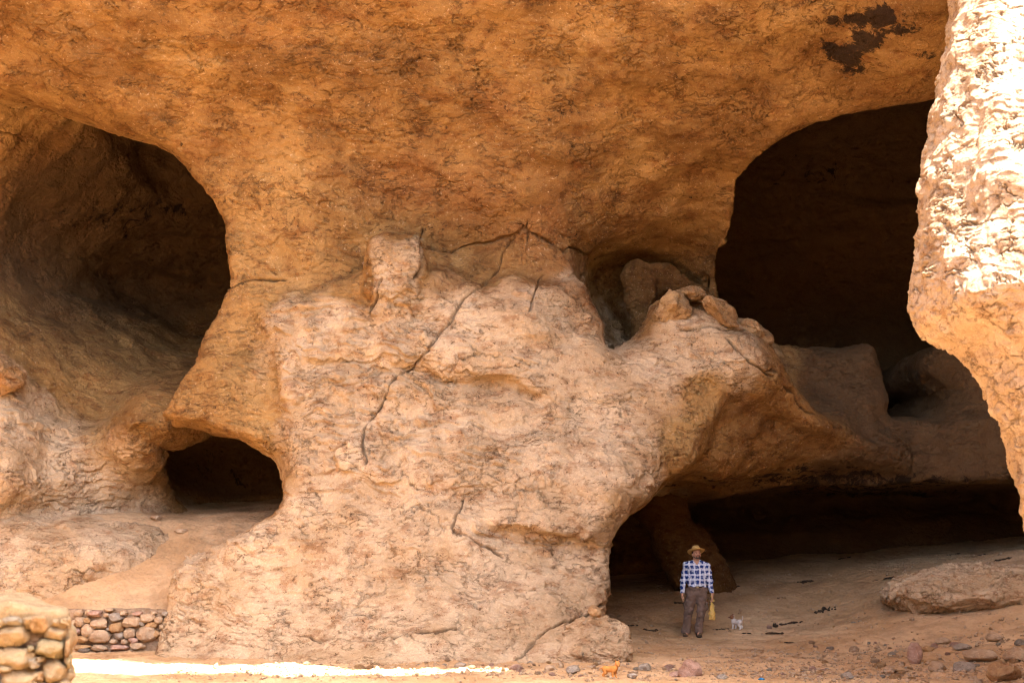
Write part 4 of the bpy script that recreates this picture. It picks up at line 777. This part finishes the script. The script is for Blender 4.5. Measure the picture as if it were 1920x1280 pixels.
def dog(name, label, px, py, s_, yaw, headyaw, mats, pitch=.25, tailup=1, lie=0):
    p = ground_hit(px, py); root = empty(name, (p.x, p.y, float(gz(p.x, p.y))-.004), yaw); tag(root, label, 'dog'); root.scale = (s_, s_, s_)
    # unit dog: faces +x, withers about 0.30 high, 0.36 long
    B = Body((-.40, -.16, -.02), (.42, .16, .52), .009)
    B.chain([(-.15, 0, .235), (-.04, 0, .225), (.10, 0, .225), (.14, 0, .25)], [.072, .070, .084, .07], .04)
    B.chain([(.14, 0, .26), (.19, 0, .33)], [.052, .04], .03)
    for e in (-1, 1):
        fx = .015*e
        B.chain([(.115+fx, e*.045, .21), (.105+fx, e*.047, .12), (.12+fx, e*.047, .03), (.14+fx, e*.047, .016)], [.038, .027, .021, .024], .02)
        B.chain([(-.15-fx, e*.045, .215), (-.125-fx, e*.052, .135), (-.19-fx, e*.05, .085), (-.175-fx, e*.05, .025), (-.15-fx, e*.05, .015)], [.054, .040, .024, .021, .024], .02)
    if tailup: B.chain([(-.195, 0, .255), (-.25, 0, .31), (-.26, 0, .37), (-.235, 0, .41)], [.018, .014, .011, .008], .012)
    else: B.chain([(-.195, 0, .25), (-.26, 0, .23), (-.31, 0, .20)], [.018, .013, .008], .012)
    Rm = np.array(Matrix.Rotation(headyaw, 3, 'Z').to_3x3())@np.array(Matrix.Rotation(pitch, 3, 'Y').to_3x3()); hc = np.array((.205, 0, .37)); hp = lambda x, y, z: hc+Rm@np.array((x, y, z))
    B.ell(hp(0, 0, 0), (.070, .062, .062), .03, M=Rm); B.cone(hp(.03, 0, -.012), hp(.098, 0, -.026), .033, .020, .02)
    for e in (-1, 1): B.chain([hp(-.012, e*.035, .035), hp(-.022, e*.052, .075), hp(-.012, e*.064, .088)], [.022, .014, .006], .01)
    def at(v):
        q_ = (v-hc)@Rm; return {'patch': np.where((q_[:, 0] > -.06) & (np.abs(q_[:, 1]) > .014) & (v[:, 2] > .30) & (v[:, 0] > .1), 1., 0.)+np.where((np.abs(v[:, 0]+.05) < .05) & (v[:, 2] > .25), .45, 0)}
    B.build('body', mats, root, at)
    N_ = Body(hp(.1, 0, -.02)-.04, hp(.1, 0, -.02)+.04, .005); N_.ell(hp(.114, 0, -.016), (.011, .013, .010), .01, M=Rm); N_.build('nose', M_eye, root)
    for e in (-1, 1): E = Body(hp(.045, e*.026, .012)-.03, hp(.045, e*.026, .012)+.03, .004); E.ell(hp(.047, e*.026, .012), (.008, .007, .008), .01, M=Rm); E.build('eye', M_eye, root)
def fur(name, base, patch):
    nb = NB(name); P = nb.obj(); c = nb.mix(nb.mr(nb.attr('patch'), .3, .6), base, patch); nb.color(nb.mix(nb.mr(nb.noise(P, 40, 3), .4, .7, 0, .35), c, nb.mix(1.0, c, (.7, .6, .5), 'MULTIPLY'))); return nb.m
dog('puppy', 'small white puppy with a brown head walking away from the man', 1382, 1182, .66, rad(125), rad(38), fur('white_fur', (.66, .58, .50), (.22, .10, .05)), pitch=-.1)
dog('puppy', 'small ginger puppy with a white blaze in front of the low boulder', 1144, 1268, .55, rad(-28), rad(-35), fur('ginger_fur', (.58, .24, .06), (.62, .27, .08)), tailup=0)
# small odds and ends
v, q = ICO[3]; p = ground_hit(1428, 1276)
o = mesh_from('plastic_scrap', rotz(v*np.array((.045, .03, .016))*(1+.35*fbm(v*2.2, 3, 4))[:, None], .4), q, simple('blue_plastic', (.05, .25, .5), .3, rough=.4), loc=(p.x, p.y, float(gz(p.x, p.y))+.015)); tag(o, 'tiny scrap of blue plastic at the bottom edge below the slope', 'litter')
